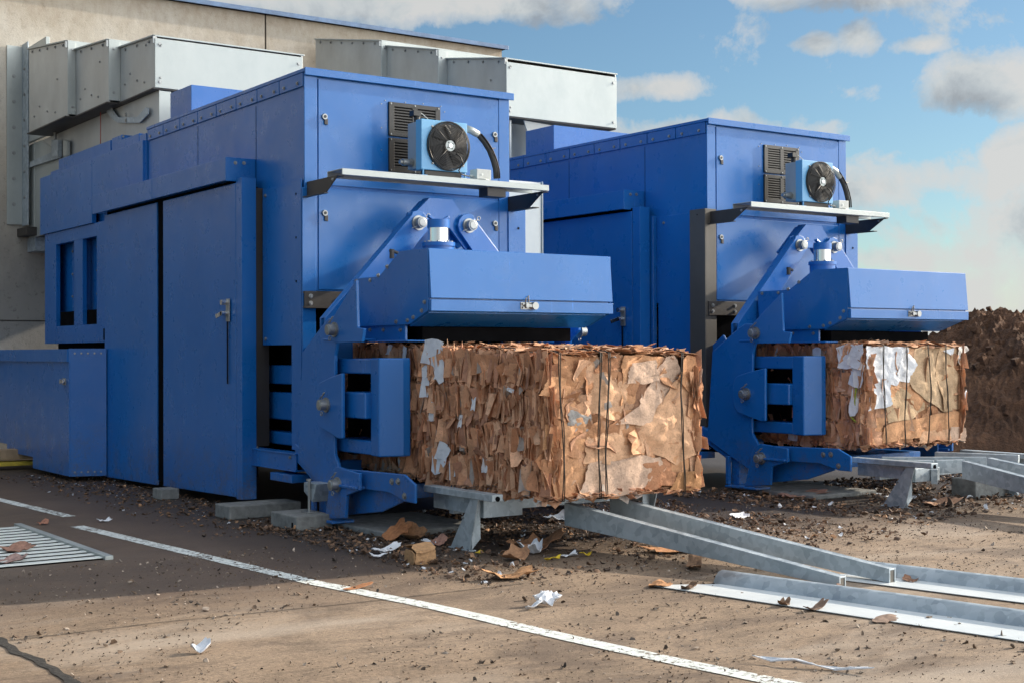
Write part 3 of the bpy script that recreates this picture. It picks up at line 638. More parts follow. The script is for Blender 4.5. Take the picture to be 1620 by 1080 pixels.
    # ------- galvanised outfeed rail and its splayed leg
    for s in (None, lambda v: Vector((13.2-v.x, v.y, v.z))):
        g = MB(s); g.box(5.70, 5.80, 8.40, 9.36, .40, .452, GALV); g.box(5.79, 5.80, 8.7, 9.36, .27, .40, GALV)
        g.cyl((5.75, 8.40, .42), (5.75, 8.395, .42), .02, VOID, 12); g.bolt((5.79, 8.78, .36), (-1, 0, 0), .014); g.bolt((5.79, 8.78, .31), (-1, 0, 0), .014)
        B(g, 'outfeed_rail', .006)
        g = MB(s); g.prism([(8.98, 0.012), (8.72, 0.012), (8.60, .40), (8.70, .40)], 'x', 5.71, 5.722, GALV); g.prism([(5.722, .012), (5.80, .09), (5.80, .40), (5.722, .40)], 'y', 8.70, 8.712, GALV)
        g.box(5.70, 5.76, 8.70, 9.0, .0, .012, GALV); g.bolt((5.71, 8.8, .25), (-1, 0, 0), .009)
        B(g, 'support_leg', .003)
    g = MB(); g.box(5.80, 6.16, 8.66, 8.74, .25, .38, GALV); g.box(5.81, 7.39, 9.1, 9.16, .24, .34, GALV); B(g, 'rail_crossbar', .004)
    return root
def main_balers():
    b1 = make_baler('near')
    b1['label'] = 'blue hydraulic baler nearest the viewer, with tall side doors and the biggest bale'
    b2 = make_baler('far')
    b2['label'] = 'blue hydraulic baler farther right, dark channel at its front corner, beside the soil heap'
    o = Vector((5.8, 9, 0)); th = radians(.16)
    v = Vector((6.8, 11.39, 0))-o; q = Vector((v.x*cos(th)-v.y*sin(th), v.x*sin(th)+v.y*cos(th), 0))+o+Vector((4.914, -.062, -.004))
    b2.location = q; b2.rotation_euler.z = th
main_balers()
# ------------------------------------------------------------------ loose sheets and flakes
class Flakes:
    """many small bent sheets with ragged outlines, each with thickness and its own paper colour"""
    def __init__(s): s.v = []; s.f = []; s.c = []
    def sheet(s, c, U, V, w, h, col, rng, curl=(0, 0), jag=.12, rings=1, n=12, wr=0, th=.004, outline=None, wf=3., fold=0, sq=False):
        U = Vector(U).normalized(); V = Vector(V).normalized(); Nn = U.cross(V); c = Vector(c)
        seed = rng.random()*100; R = []; sk = 0 if sq else rng.random()*.7
        for i in range(n):
            a = 2*pi*i/n
            if outline: u, v = outline[i]
            else:
                a += sk; k = 1/max(abs(cos(a)), abs(sin(a)))
                k *= 1+jag*.55*(rng.random()*2-1)
                if k > 1.25 and rng.random() < .45: k *= .78
                u, v = cos(a)*k*.5, sin(a)*k*.5
            R.append((u, v))
        def pt(u, v):
            x, y = u*w, v*h
            z = curl[0]*(u*2)**2*w+curl[1]*(v*2)**2*h-fold*abs(u-.1)*w
            if wr:
                q = Vector((x*wf+seed, y*wf, seed*.7))
                z += wr*(noise.fractal(q, .9, 2.1, 4)+.6*abs(noise.noise(q*2.3)))
            return c+U*x+V*y+Nn*z
        o = len(s.v); vs = [pt(0, 0)]
        for k in range(1, rings+1):
            t = k/rings
            for u, v in R: vs.append(pt(u*t, v*t))
        fs = [(0, 1+i, 1+(i+1) % n) for i in range(n)]
        for k in range(rings-1):
            a, b = 1+k*n, 1+(k+1)*n
            fs += [(a+i, b+i, b+(i+1) % n, a+(i+1) % n) for i in range(n)]
        m = len(vs); s.v += vs+[p-Nn*th for p in vs]
        s.f += [[o+i for i in f] for f in fs]+[[o+m+i for i in f[::-1]] for f in fs]
        L_ = 1+(rings-1)*n
        s.f += [[o+L_+i, o+m+L_+i, o+m+L_+(i+1) % n, o+L_+(i+1) % n] for i in range(n)]
        s.c += [(len(fs)*2+n, col)]
        return s
    def chip(s, c, U, V, w, h, col, rng, nc=3, nr=3, dep=.02, jit=.22, th=.003, bow=0):
        """a crumpled rectangle of board: angular panels between sharp folds"""
        U = Vector(U).normalized(); V = Vector(V).normalized(); Nn = U.cross(V); c = Vector(c); o = len(s.v); vs = []
        zc = [rng.gauss(0, dep) for _ in range(nc+1)]; lean = rng.gauss(0, .12)
        for j in range(nr+1):
            for i in range(nc+1):
                u = (i/nc-.5)+rng.gauss(0, jit*.30)/nc; v = (j/nr-.5)+rng.gauss(0, jit*.42)/nr
                if j in (0, nr): v += rng.gauss(0, .05)
                z = zc[i]*(1+rng.gauss(0, .25))+rng.gauss(0, dep*.25)-bow*(v*v)*h
                vs.append(c+U*((u+lean*v)*w)+V*(v*h)+Nn*z)
        m = len(vs); q = nc+1
        fs = []
        for j in range(nr):
            for i in range(nc):
                a, b, d, e = j*q+i, j*q+i+1, (j+1)*q+i+1, (j+1)*q+i
                fs += [(a, b, d), (a, d, e)] if rng.random() < .5 else [(a, b, e), (b, d, e)]
        s.v += vs+[p-Nn*th for p in vs]
        rim = [i for i in range(q)]+[j*q+nc for j in range(1, nr+1)]+[nr*q+i for i in range(nc-1, -1, -1)]+[j*q for j in range(nr-1, 0, -1)]
        k = len(rim)
        s.f += [[o+i for i in f] for f in fs]+[[o+m+i for i in f[::-1]] for f in fs]+[[o+rim[i], o+m+rim[i], o+m+rim[(i+1) % k], o+rim[(i+1) % k]] for i in range(k)]
        s.c += [(len(fs)*2, col), (k, tuple(x*.8 for x in col))]
        s.flat = getattr(s, 'flat', set()); n0 = len(s.f)-len(fs)*2-k; s.flat.update(range(n0, len(s.f)))
        return s
    def build(s, name, mat, parent=None, org=(0, 0, 0), smooth=True):
        me = bpy.data.meshes.new(name); org = Vector(org); me.from_pydata([v-org for v in s.v], [], s.f); me.materials.append(mat)
        ca = me.color_attributes.new('Col', 'FLOAT_COLOR', 'CORNER')
        arr = []; fi = 0
        for cnt, col in s.c:
            for k in range(cnt): arr += [*col, 1]*len(s.f[fi]); fi += 1
        ca.data.foreach_set('color', arr)
        fl_ = getattr(s, 'flat', set()); me.polygons.foreach_set('use_smooth', [smooth and (i not in fl_) for i in range(len(me.polygons))]); me.update()
        try: me.set_sharp_from_angle(angle=radians(40))
        except Exception: pass
        o = bpy.data.objects.new(name, me); COL.objects.link(o)
        if parent: o.parent = parent
        else: o.location = org
        return o
    def block(s, x0, x1, y0, y1, z0, z1, col):
        o = len(s.v); s.v += [Vector((x, y, z)) for z in (z0, z1) for y in (y0, y1) for x in (x0, x1)]
        s.f += [[o+i for i in f] for f in [(0, 2, 3, 1), (4, 5, 7, 6), (0, 1, 5, 4), (2, 6, 7, 3), (0, 4, 6, 2), (1, 3, 7, 5)]]; s.c.append((6, col))
def kraft(rng, side=False):
    t = rng.random()
    base = [(.55, .29, .16), (.60, .335, .195), (.45, .225, .12), (.64, .385, .245), (.50, .275, .17)] if not side else [(.60, .31, .18), (.68, .375, .225), (.50, .25, .14), (.74, .44, .28), (.46, .24, .155)]
    b = base[int(t*len(base))]; k = .85+.3*rng.random()
    if rng.random() < .025: return (.42*k, .36*k, .32*k)
    return (b[0]*k, b[1]*k, b[2]*k)
def make_bale(label, x0, x1, y0, y1, zb, zt, seed, drop, sheets, whites, wires, tapes, rows=4):
    """x0..x1 across, y0 front .. y1 back; drop = how much lower the front sits"""
    rng = random.Random(seed); fl = Flakes(); F = Flakes(); papers = []
    sag = lambda y: -drop*(1-(y-y0)/(y1-y0))
    org = Vector(((x0+x1)/2, y0+.9, zb))
    # inner core (dark gaps between the sheets), in slices so that it follows the sag
    for k in range(10):
        ya = y0+.05+(y1-y0-.06)*k/10; yb = y0+.05+(y1-y0-.06)*(k+1)/10; s_ = sag((ya+yb)/2)
        fl.block(x0+.045, x1-.045, ya, yb, zb+.03+s_, zt-.045+s_, (.10, .05, .026))
    H = zt-zb
    # side: courses of upright folded sheets
    for side in (-1, 1):
        X = x0 if side < 0 else x1
        cnt = 1 if side < 0 else .35
        for r in range(rows):
            za = zb+H*r/rows; ch = H/rows
            wob = lambda y: .05*noise.noise(Vector((y*3, r*5.3, seed)))
            n = int(400*cnt*(y1-y0)/2.9)
            for i in range(n):
                y = y0+.02+(y1-y0-.05)*rng.random(); hh = ch*(.45+.6*rng.random()); ww = .04+.10*rng.random()**1.5
                z = min(zt-hh*.48, max(zb+hh*.48, za+hh/2+(ch-hh)*rng.random()*1.05+wob(y)+rng.gauss(0, .022)))+sag(y)
                if rng.random() < .12: ww *= 1.8; hh *= .7
                ang = rng.gauss(0, .32); yaw = rng.gauss(0, .36)
                d = .008+.024*rng.random()
                U = Vector((sin(yaw), cos(yaw), 0)) if side > 0 else Vector((sin(yaw), -cos(yaw), 0))
                tilt = rng.gauss(0, .10)
                V = Vector((tilt, sin(ang), cos(ang)))
                V = (V-U*V.dot(U)).normalized()
                Nn = U.cross(V)
                if Nn.x*side < 0: U = -U
                fl.chip((X+side*(.012-d), y, z), U, V, ww*1.15, hh, kraft(rng, True), rng, rng.choice((1, 2, 2, 3)), rng.choice((1, 2, 3)), .006+.010*rng.random())
            # creased debris in the seam between two courses
            for i in range(int(90*cnt)):
                y = y0+(y1-y0)*rng.random(); z = za+rng.gauss(0, .012)+sag(y)
                a = rng.random()*6.28
                fl.sheet((X+side*.0, y, z), (rng.gauss(0, .5), cos(a), sin(a)*.4), (rng.gauss(0, .6), -sin(a)*.3, cos(a)), .03+.05*rng.random(), .03+.04*rng.random(), kraft(rng, True), rng, (rng.gauss(0, .3), 0), .35, 1, 8, 0, .003)
        # rugged flaps poking out
        for i in range(12 if side < 0 else 7):
            y = y0+.1+(y1-y0-.2)*rng.random(); z = zb+H*rng.random(); a = rng.random()*6.28
            fl.chip((X+side*.02, y, z+sag(y)), Vector((side*.5, cos(a), sin(a))), Vector((side*rng.gauss(0, .3), -sin(a), cos(a))), .08+.1*rng.random(), .07+.09*rng.random(), kraft(rng, True), rng, 2, 2, .010)
    # top: torn scraps lying and curling up
    for i in range(900):
        x = x0+.05+(x1-x0-.10)*rng.random(); y = y0+.04+(y1-y0-.04)*rng.random()**1.4; a = rng.random()*6.28
        t1, t2 = rng.gauss(0, .12), rng.gauss(0, .12); dome = .035*sin(pi*(x-x0)/(x1-x0))*min(1, (y-y0)/.3)*(.6+.8*noise.noise(Vector((x*2.2, y*2.2, seed+4))))
        col = kraft(rng); col = tuple(c*1.15 for c in col)
        fl.chip((x, y, dome+zt-.018+.026*rng.random()+.016*noise.noise(Vector((x*4, y*4, seed)))+sag(y)), (cos(a), sin(a), t1), (-sin(a), cos(a), t2), .05+.16*rng.random()**2, .04+.11*rng.random(), col, rng, 2, 2, .010, .35)
    # bottom fringe
    for i in range(170):
        if rng.random() < .5: x, y = x0+rng.gauss(.03, .02), y0+(y1-y0)*rng.random()
        else: x, y = x0+(x1-x0)*rng.random(), y0+rng.gauss(.03, .02)
        a = rng.random()*6.28
        fl.chip((x, y, zb+.02+rng.gauss(0, .010)+sag(y)), (cos(a), sin(a), rng.gauss(0, .15)), (-sin(a), cos(a), rng.gauss(0, .2)), .04+.08*rng.random(), .04+.06*rng.random(), kraft(rng, True), rng, 2, 2, .008)
    # front: under-layer of medium sheets
    for i in range(150):
        x = x0+.10+(x1-x0-.20)*rng.random(); z = zb+.10+(H-.24)*rng.random(); a = rng.gauss(0, .35)
        ti, tj = rng.gauss(0, .13), rng.gauss(0, .16)
        fl.sheet((x, y0+.035+.02*rng.random(), z-drop), (cos(a), ti, sin(a)), (-sin(a), tj, cos(a)), .12+.2*rng.random(), .10+.18*rng.random(), kraft(rng), rng, (rng.gauss(0, .06), rng.gauss(0, .06)), .22, 4, 16, .02, .003, None, 5)
    for i in range(34):
        w_ = .16+.22*rng.random(); h_ = .16+.24*rng.random()
        x = x0+w_*.5+(x1-x0-w_)*rng.random(); z = zb+h_*.5+(H-h_-.03)*rng.random(); a = rng.gauss(0, .25)
        fl.chip((x, y0+.024+.02*rng.random(), z-drop), (cos(a), rng.gauss(0, .1), sin(a)), (-sin(a), rng.gauss(0, .1), cos(a)), w_, h_, kraft(rng), rng, 4, 4, .016, .35)
    # rounded front edges
    for i in range(48):
        z = zb+.10+(H-.24)*rng.random(); sd = rng.choice((-1, 1)); X = x0 if sd < 0 else x1; b = rng.gauss(.8, .3)
        U = Vector((cos(b), sd*sin(b), 0)); 
        fl.chip((X-sd*.030, y0+.026, z-drop), U, (rng.gauss(0, .1), rng.gauss(0, .1), 1), .09+.08*rng.random(), .10+.2*rng.random(), kraft(rng), rng, 3, 3, .014, .3)
    # front: the big sheets seen in the photo, u 0..1 across, v 0..1 up
    def outl(poly, n):
        # resample a closed polygon to n ragged points around its centroid
        cx = sum(p[0] for p in poly)/len(poly); cy = sum(p[1] for p in poly)/len(poly)
        seg = []; tot = 0
        for i in range(len(poly)):
            a, b = poly[i], poly[(i+1) % len(poly)]; l = sqrt((a[0]-b[0])**2+(a[1]-b[1])**2); seg.append((a, b, l)); tot += l
        out = []
        for k in range(n):
            d = tot*k/n
            for a, b, l in seg:
                if d <= l: break
                d -= l
            t = d/l if l else 0; u, v = a[0]+(b[0]-a[0])*t, a[1]+(b[1]-a[1])*t
            j = noise.noise(Vector((u*9, v*9, seed)))*.022+rng.gauss(0, .004)
            out.append((u-cx+j, v-cy+noise.noise(Vector((u*9, v*9, seed+9)))*.022))
        return cx, cy, out
    for k, (poly, col, lift, wr, tu, tv) in enumerate(sheets):
        cx, cy, o_ = outl(poly, 56)
        tgt = Flakes() if col == 'white' else fl
        c = (.7, .72, .76) if col == 'white' else col
        cc = Vector((x0+(x1-x0)*cx, y0+.018-lift, zb+H*cy-drop))
        F = Flakes() if col == 'white' else F
        (F if col == 'white' else fl).sheet(cc, (1, tu, 0), (0, tv, 1), (x1-x0), H, c, rng, (0, 0), 0, 12, 56, wr*.8, .003, o_, 4.2)
        if col == 'white': papers.append(F)
    o = fl.build('cardboard_bale', CARD, None, org)
    tag(o, label, 'cardboard bale', 'strapped cardboard bales coming out of the balers')
    for f_ in papers: f_.build('paper_sheet', PAPER, o, org)
    # white scraps on the side
    for (y, z, w, h, a) in whites:
        G = Flakes()
        G.chip((x0-.030, y, z), (.12, -cos(a), -sin(a)), (.1, -sin(a), cos(a)), w, h, (.7, .72, .75), rng, 3, 4, .010, .5, .002)
        G.build('paper_scrap', PAPER, o, org)
    for u in wires:
        w = MB(); pts = []; du = rng.gauss(0, .006)
        for k in range(15):
            t = k/14; xx = x0+(x1-x0)*(u+ .012*sin(t*5+u*9)+du*t+(.03*t if u > .3 else 0)*.0)
            pts.append((xx, y0-.030-.012*sin(pi*t)+.006*noise.noise(Vector((t*6, u, seed))), zb+.0+(H-.0)*t-drop))
        pts += [(pts[-1][0], y0+.02, zt+.015-drop)]+[(pts[-1][0]+.01*sin(q), y0+.25*q, zt+.022+sag(y0+.25*q)) for q in range(1, 5)]
        pts = [(pts[0][0], y0+.06, zb-.012-drop)]+pts
        w.tube(pts, .0045, WIRE, 6); w.tube([(p[0]+.012+.006*sin(i), p[1]+.002, p[2]) for i, p in enumerate(pts)], .004, WIRE, 6)
        ob = w.build('baling_wire', None, 0, org); ob.parent = o; ob.location = (0, 0, 0)
    for pts in tapes:
        w = Flakes(); c_ = Vector(pts[0]); d_ = Vector(pts[1])-c_
        w.sheet((c_+Vector(pts[1]))/2, (-.2, -1, .1), d_, .035, d_.length, (.5, .5, .05), rng, (0, .05), .15, 3, 14, .01, .001, None, 12)
        w.build('yellow_tape', YGREEN, o, org)
    return o
K1, K2, K3, K4, K5 = (.64, .345, .185), (.55, .285, .15), (.60, .42, .31), (.70, .42, .255), (.45, .22, .12)
sheets1 = [  # poly, colour, lift, wrinkle, tilt u, tilt v
 ([(.02,.70),(.20,.76),(.30,.98),(.04,.98)], K2, .0, .03, 0, .03),
 ([(.0,.40),(.22,.42),(.26,.66),(.14,.80),(.02,.74)], K1, .0, .03, .02, 0),
 ([(.24,.60),(.46,.52),(.52,.80),(.48,.99),(.26,.97)], K4, .004, .03, 0, .02),
 ([(.46,.62),(.74,.70),(.76,.97),(.48,.99)], K1, .002, .035, .03, 0),
 ([(.02,.02),(.24,.02),(.26,.40),(.10,.44),(.02,.40)], K1, .004, .025, 0, 0),
 ([(.22,.22),(.50,.30),(.60,.60),(.40,.58),(.22,.48)], K2, .006, .03, 0, 0),
 ([(.22,.24),(.56,.22),(.66,.50),(.48,.54),(.24,.42)], K4, .012, .028, 0, .02),
 ([(.42,.50),(.56,.62),(.76,.97),(.84,.99),(.88,.80),(.70,.62),(.66,.50)], K3, .016, .02, .02, 0),
 ([(.46,.24),(.56,.58),(.70,.62),(.86,.82),(.96,.78),(.97,.26),(.84,.20),(.66,.30)], K4, .014, .045, 0, 0),
 ([(.84,.80),(.90,.99),(1.,.96),(.99,.50),(.95,.30),(.93,.70)], K2, .012, .03, .12, 0),
 ([(.93,.60),(1.03,.92),(1.06,.60),(1.02,.40)], K5, .0, .03, .4, 0),
 ([(.80,.04),(.99,.02),(1.02,.20),(.97,.32),(.80,.26)], K1, .012, .03, .03, 0),
 ([(.52,.02),(.72,.02),(.84,.18),(.80,.26),(.60,.20)], K5, .01, .02, 0, 0),
 ([(.16,.01),(.48,.0),(.60,.04),(.74,.20),(.72,.26),(.56,.27),(.24,.24),(.22,.12)], K3, .022, .016, 0, 0),
 ([(.62,.06),(.82,.04),(.86,.14),(.70,.18)], K5, .022, .02, .02, 0),
 ([(.78,.02),(1.0,.0),(1.01,.12),(.84,.14)], (.40, .21, .10), .026, .02, .03, -.04),
 ([(-.04,.36),(.12,.38),(.14,.50),(-.02,.52)], (.42, .23, .12), .012, .02, .0, .05),
 ([(-.06,.72),(.10,.70),(.14,.82),(.0,.84)], K1, .014, .02, .02, 0),
 ([(.30,.86),(.44,.88),(.46,.99),(.34,1.0)], K5, .014, .02, 0, .05),
 ([(.10,.48),(.22,.46),(.27,.56),(.14,.62)], (.42, .40, .38), .014, .03, 0, 0),
 ([(.50,.78),(.72,.80),(.70,.95),(.54,.93)], K3, .010, .025, 0, .08),
]
make_bale('biggest cardboard bale in front of the near baler, kraft sheets creased under black wires', 5.965, 7.43, 8.05, 11.3, .50, 1.575, 3, .085, sheets1,
          [(9.62, 1.50, .22, .20, .2), (9.50, 1.38, .12, .24, .0), (9.72, 1.24, .09, .24, .1), (9.60, 1.02, .07, .16, .2), (9.45, .68, .14, .16, .4), (9.55, .60, .10, .20, 0), (9.30, .58, .08, .16, -.3), (8.85, .62, .05, .12, 0), (10.1, .55, .07, .1, 0), (10.3, 1.52, .06, .1, .2), (9.0, 1.1, .05, .12, .1), (8.5, 1.22, .08, .03, .3), (10.05, 1.50, .05, .10, 0), (9.2, .95, .03, .1, .1)],
          (.06, .30, .345, .86), [])
sheets2 = [
 ([(.20,.30),(.52,.34),(.62,.56),(.40,.62),(.22,.70)], K1, .006, .02, 0, 0),
 ([(.0,.68),(.30,.60),(.42,.98),(.0,.99)], 'white', .020, .025, 0, 0),
 ([(.02,.36),(.24,.40),(.20,.80),(.06,.80)], 'white', .026, .02, 0, 0),
 ([(.24,.56),(.42,.60),(.50,.98),(.30,.97)], K4, .012, .02, 0, 0),
 ([(.28,.66),(.40,.62),(.50,.80),(.42,.93),(.34,.88)], 'white', .028, .015, 0, 0),
 ([(.20,.24),(.46,.26),(.62,.40),(.32,.60),(.18,.48)], (.60, .42, .26), .014, .018, 0, 0),
 ([(.42,.62),(.58,.46),(.78,.32),(.88,.34),(.84,.70),(.74,.98),(.48,.98)], (.62, .44, .28), .022, .022, 0, 0),
 ([(.78,.34),(.98,.36),(1.,.80),(.92,.98),(.74,.98),(.70,.70)], (.58, .40, .25), .018, .03, .03, 0),
 ([(.76,.94),(.9,.98),(.86,.90)], 'white', .03, .01, 0, 0),
 ([(.14,.05),(.64,.08),(.98,.12),(.96,.34),(.60,.28),(.16,.22)], K1, .018, .015, 0, 0),
 ([(.02,.02),(.16,.04),(.16,.30),(.04,.32)], K1, .012, .02, 0, 0),
 ([(.52,.02),(.86,.04),(.84,.16),(.56,.14)], K4, .022, .02, 0, 0),
 ([(.84,.02),(1.02,.02),(1.02,.16),(.86,.18)], K3, .022, .02, .03, 0),
 ([(.94,.80),(1.09,.95),(1.07,.99),(.92,.99)], (.62, .58, .54), .012, .03, .2, 0),
 ([(.99,.48),(1.05,.44),(1.03,.56)], 'white', .012, .02, .2, 0),
 ([(.12,.55),(.22,.40),(.30,.60),(.22,.70)], K1, .014, .02, 0, 0),
]
b2o = make_bale('smaller bale with torn white paper on its front corner, in front of the farther baler', 10.87, 12.40, 9.32, 11.25, .54, 1.575, 11, .02, sheets2,
          [(9.50, 1.44, .30, .24, .05), (9.42, 1.26, .16, .22, .2), (9.44, 1.02, .10, .30, .1), (9.95, 1.45, .10, .16, 0), (10.3, .60, .12, .10, 0), (10.5, 1.48, .06, .10, .3), (9.5, 1.40, .06, .09, .3)], (.15, .36, .60, .80), [((10.83, 9.42, 1.22), (10.83, 9.47, .84)), ((10.83, 9.52, .86), (10.82, 9.42, .78))])
# ------------------------------------------------------------------ building
bw = MB()
YW = 21.0; XR = 14.5
bw.box(-14, 9.745, YW, YW+.25, 0, 7.07, WALL); bw.box(9.775, XR, YW, YW+.25, 0, 7.07, WALL); bw.box(9.74, 9.78, YW+.03, YW+.25, 0, 7.07, TAR)
bw.box(XR-.25, XR, YW+.251, 40, 0, 7.07, WALL); bw.box(-14, -13.7, YW+.251, 40, 0, 7.07, WALL)
bw.box(-14, 5.48, YW-.006, YW-.001, 1.985, 2.0, TAR); bw.box(5.5, 6.4, YW-.006, YW-.001, 1.975, 1.99, TAR)
wall = tag(bw.build('concrete_wall_building', None, 0, (0, YW, 0)), 'cream stained concrete building wall behind the balers, under a blue roof edge', 'building')
ROOTP[wall.name] = Vector((0, YW, 0))
rf = MB(); rf.box(-14.1, XR+.06, YW-.08, 40.1, 7.075, 7.11, VOID); rf.box(-14.1, XR+.08, YW-.11, YW-.081, 7.065, 7.14, SLATE)
o = rf.build('roof', wall, .005)
# ------------------------------------------------------------------ chutes
def chute(label, X, Yf, zf, w, lens, tops, zbot, grows, low):
    root = empty('chute', (X+w/2, Yf, zbot), label, 'chute', 'galvanised chutes leading from the wall down to the balers')
    f = MB(); f.box(X-.01, X+w, Yf-.012, Yf, zbot, zf, SHEET); 
    for (x, z) in ((X+.05, zf-.07), (X+.05, zbot+.07), (X+w-.06, zf-.09), (X+w-.06, zbot+.08)): f.bolt((x, Yf-.012, z), (0, -1, 0), .018)
    f.build('front_panel', root, .004)
    y = Yf; x = X
    for k, ln in enumerate(lens):
        z0, z1 = tops[k]; s = MB(); y1 = y+ln; xx = X-grows[k]; xr = X+w+grows[k]; pg = grows[k-1]
        s.prism([(y+.001, zbot), (y1, zbot), (y1, z1), (y+.001, z0)], 'x', xx, xx+.02, DUCT); s.prism([(y+.001, zbot), (y1, zbot), (y1, z1), (y+.001, z0)], 'x', xr-.02, xr, DUCT)
        s.prism([(y+.001, z0), (y1, z1), (y1, z1+.02), (y+.001, z0+.02)], 'x', xx-.03, xr+.03, SHEET)
        s.prism([(y+.001, z0+.021), (y+.02, z0+.021), (y+.02, z0-.08), (y+.001, z0-.08)], 'x', xx-.03, xx, DUCT)
        if k: s.box(xx-.002, X-pg-.002, y-.012, y, zbot+.02, z0-.0, SHEET); s.box(X+w+pg+.002, xr, y-.012, y, zbot+.02, z0, SHEET); s.box(xx, xr, y-.01, y, tops[k-1][1]+.02, z0+.02, SHEET)
        for q in range(int(ln/.35)):
            t = (q+.5)/int(ln/.35); s.bolt((xx-.004, y+ln*t, z0+(z1-z0)*t-.04), (-1, 0, 0), .014)
        for (dy, dz) in ((.3, .12), (.7, .30), (.25, .55), (.85, .2), (.5, .18)):
            s.bolt((xx, y+ln*dy, zbot+dz), (-1, 0, 0), .012)
        s.bolt((xx+.06, y-.012, z0-.1), (0, -1, 0), .013); s.bolt((xx+.06, y-.012, zbot+.12), (0, -1, 0), .013)
        s.box(xx-.03, xr, y, y1, zbot-.02, zbot, DARK)
        s.build('chute_section', root, .004)
        y = y1
    if low:
        lo = MB(); x = X+.05
        lo.prism([(Yf+.02, zbot-.021), (Yf+.02, 3.6), (19.9, 3.2), (20.9, 3.2), (20.9, zbot-.021)], 'x', x, x+.02, DUCT)
        lo.box(x-.006, x+.14, Yf+.0, Yf+.019, 3.9, zbot-.03, SHEET); lo.box(x+.02, x+w-.1, Yf+.3, Yf+.32, 3.2, zbot-.03, SHEET); lo.box(x+.02, x+w-.1, Yf+.03, Yf+.05, 4.50, 4.56, DARK)
        lo.prism([(19.9, 3.2), (20.9, 3.2), (20.9, zbot-.021), (20.3, zbot-.021), (19.1, 4.2), (19.9, 3.9)], 'x', x-.012, x-.003, SHEET)
        lo.box(x-.02, x, 20.60, 20.64, 3.3, zbot, SHEET)
        lo.build('lower_housing', root, .003)
        br = MB(); Xp = x-.03
        P = lambda *q: [yz(a, b, Xp) for a, b in q]
        br.prism(P((165,172),(171,163),(177,170),(188,186),(218,186),(232,170),(236,172),(236,181),(222,195),(188,195),(180,190)), 'x', Xp-.012, Xp, GALV)
        br.cyl((Xp-.02, yz(170,169,Xp)[0], yz(170,169,Xp)[1]), (Xp-.04, yz(170,169,Xp)[0], yz(170,169,Xp)[1]), .03, ZINC, 14)
        br.bolt((Xp-.012, *yz(201,182,Xp)), (-1, 0, 0), .02); br.bolt((Xp-.012, *yz(201,191,Xp)), (-1, 0, 0), .02)
        br.build('lever_bracket', root, .002)
        br = MB(); br.prism(P((48,258),(92,238),(97,246),(97,250),(60,262),(48,266)), 'x', Xp-.03, Xp, GALV); br.prism(P((88,222),(98,222),(98,248),(88,248)), 'x', Xp-.06, Xp, GALV)
        br.prism(P((104,222),(111,224),(111,247),(104,247)), 'x', Xp-.04, Xp, SHEET)
        a, b = yz(89, 180, Xp), yz(91, 222, Xp); br.cyl((Xp-.03, *a), (Xp-.03, *b), .02, ZINC, 10)
        br.build('damper_bracket', root, .002)
        cbl = MB(); a, b = yz(164, 170, Xp), yz(164, 300, Xp); cbl.cyl((Xp-.04, *a), (Xp-.04, *b), .006, plain('red_cord', (.35, .08, .06)), 6); cbl.build('pull_cord', root, 0)
    fl = MB(); xx = X-grows[-1]+(.29 if low else 0)
    fl.box(xx-.30, xx-.08, YW-.03, YW-.008, 3.4, 6.05, SHEET); fl.box(xx-.08, xx-.06, YW-.30, YW-.008, 3.38, 6.08, GALV); fl.box(xx-.06, xx+.02, YW-.06, YW-.04, 3.4, 6.0, SHEET)
    for z in [3.7+.38*i for i in range(6)]: fl.bolt((xx-.2, YW-.03, z), (0, -1, 0), .02); fl.bolt((xx-.08, YW-.15, z+.1), (-1, 0, 0), .02)
    if low: fl.box(xx-.055, xx+.0, y, YW-.07, zbot, 6.0, SHEET); fl.box(xx+.02, X+w, y+.01, y+.03, zbot, 5.8, DUCT)
    if low: fl.box(xx-.15, xx+.75, YW-.5, YW-.01, 3.22, 3.34, DARK); fl.box(xx-.0, xx+.7, YW-.4, YW-.01, 3.0, 3.21, GALV)
    fl.build('wall_flange', root, .004)
    return root
chute('grey galvanised chute above the near baler, lever bracket on its flank', 5.86, 15.62, 5.18, 1.90, (1.21, 1.29, 1.75), ((5.20, 5.28), (5.36, 5.47), (5.57, 5.78)), 4.60, (0, .144, .251), True)
c2 = chute('galvanised chute reaching over toward the farther baler, rust-stained sheet hanging below', 10.78, 15.50, 5.46, 1.93, (1.52, 1.49, 2.2), ((5.50, 5.76), (5.87, 6.20), (6.27, 6.70)), 4.72, (0, .152, .252), False)
fb = MB()
fb.box(10.95, 12.5, 15.9, 15.93, 3.9, 4.71, DUCT); fb.box(10.90, 10.93, 15.6, 18, 3.7, 4.69, DUCT)
fb.build('lower_housing', c2, .003)
st = Flakes(); rr = random.Random(4)
p_ = [W(a, b, Y=15.55) for a, b in ((829,191),(880,200),(890,262),(852,262),(842,235))]
fm = MB(); fm.add(p_+[q+Vector((0, .02, 0)) for q in p_], [(0, 1, 2, 3, 4), (9, 8, 7, 6, 5)]+[(i, (i+1) % 5, 5+(i+1) % 5, 5+i) for i in range(5)], RUST); fm.build('rusty_sheet', c2, .002)
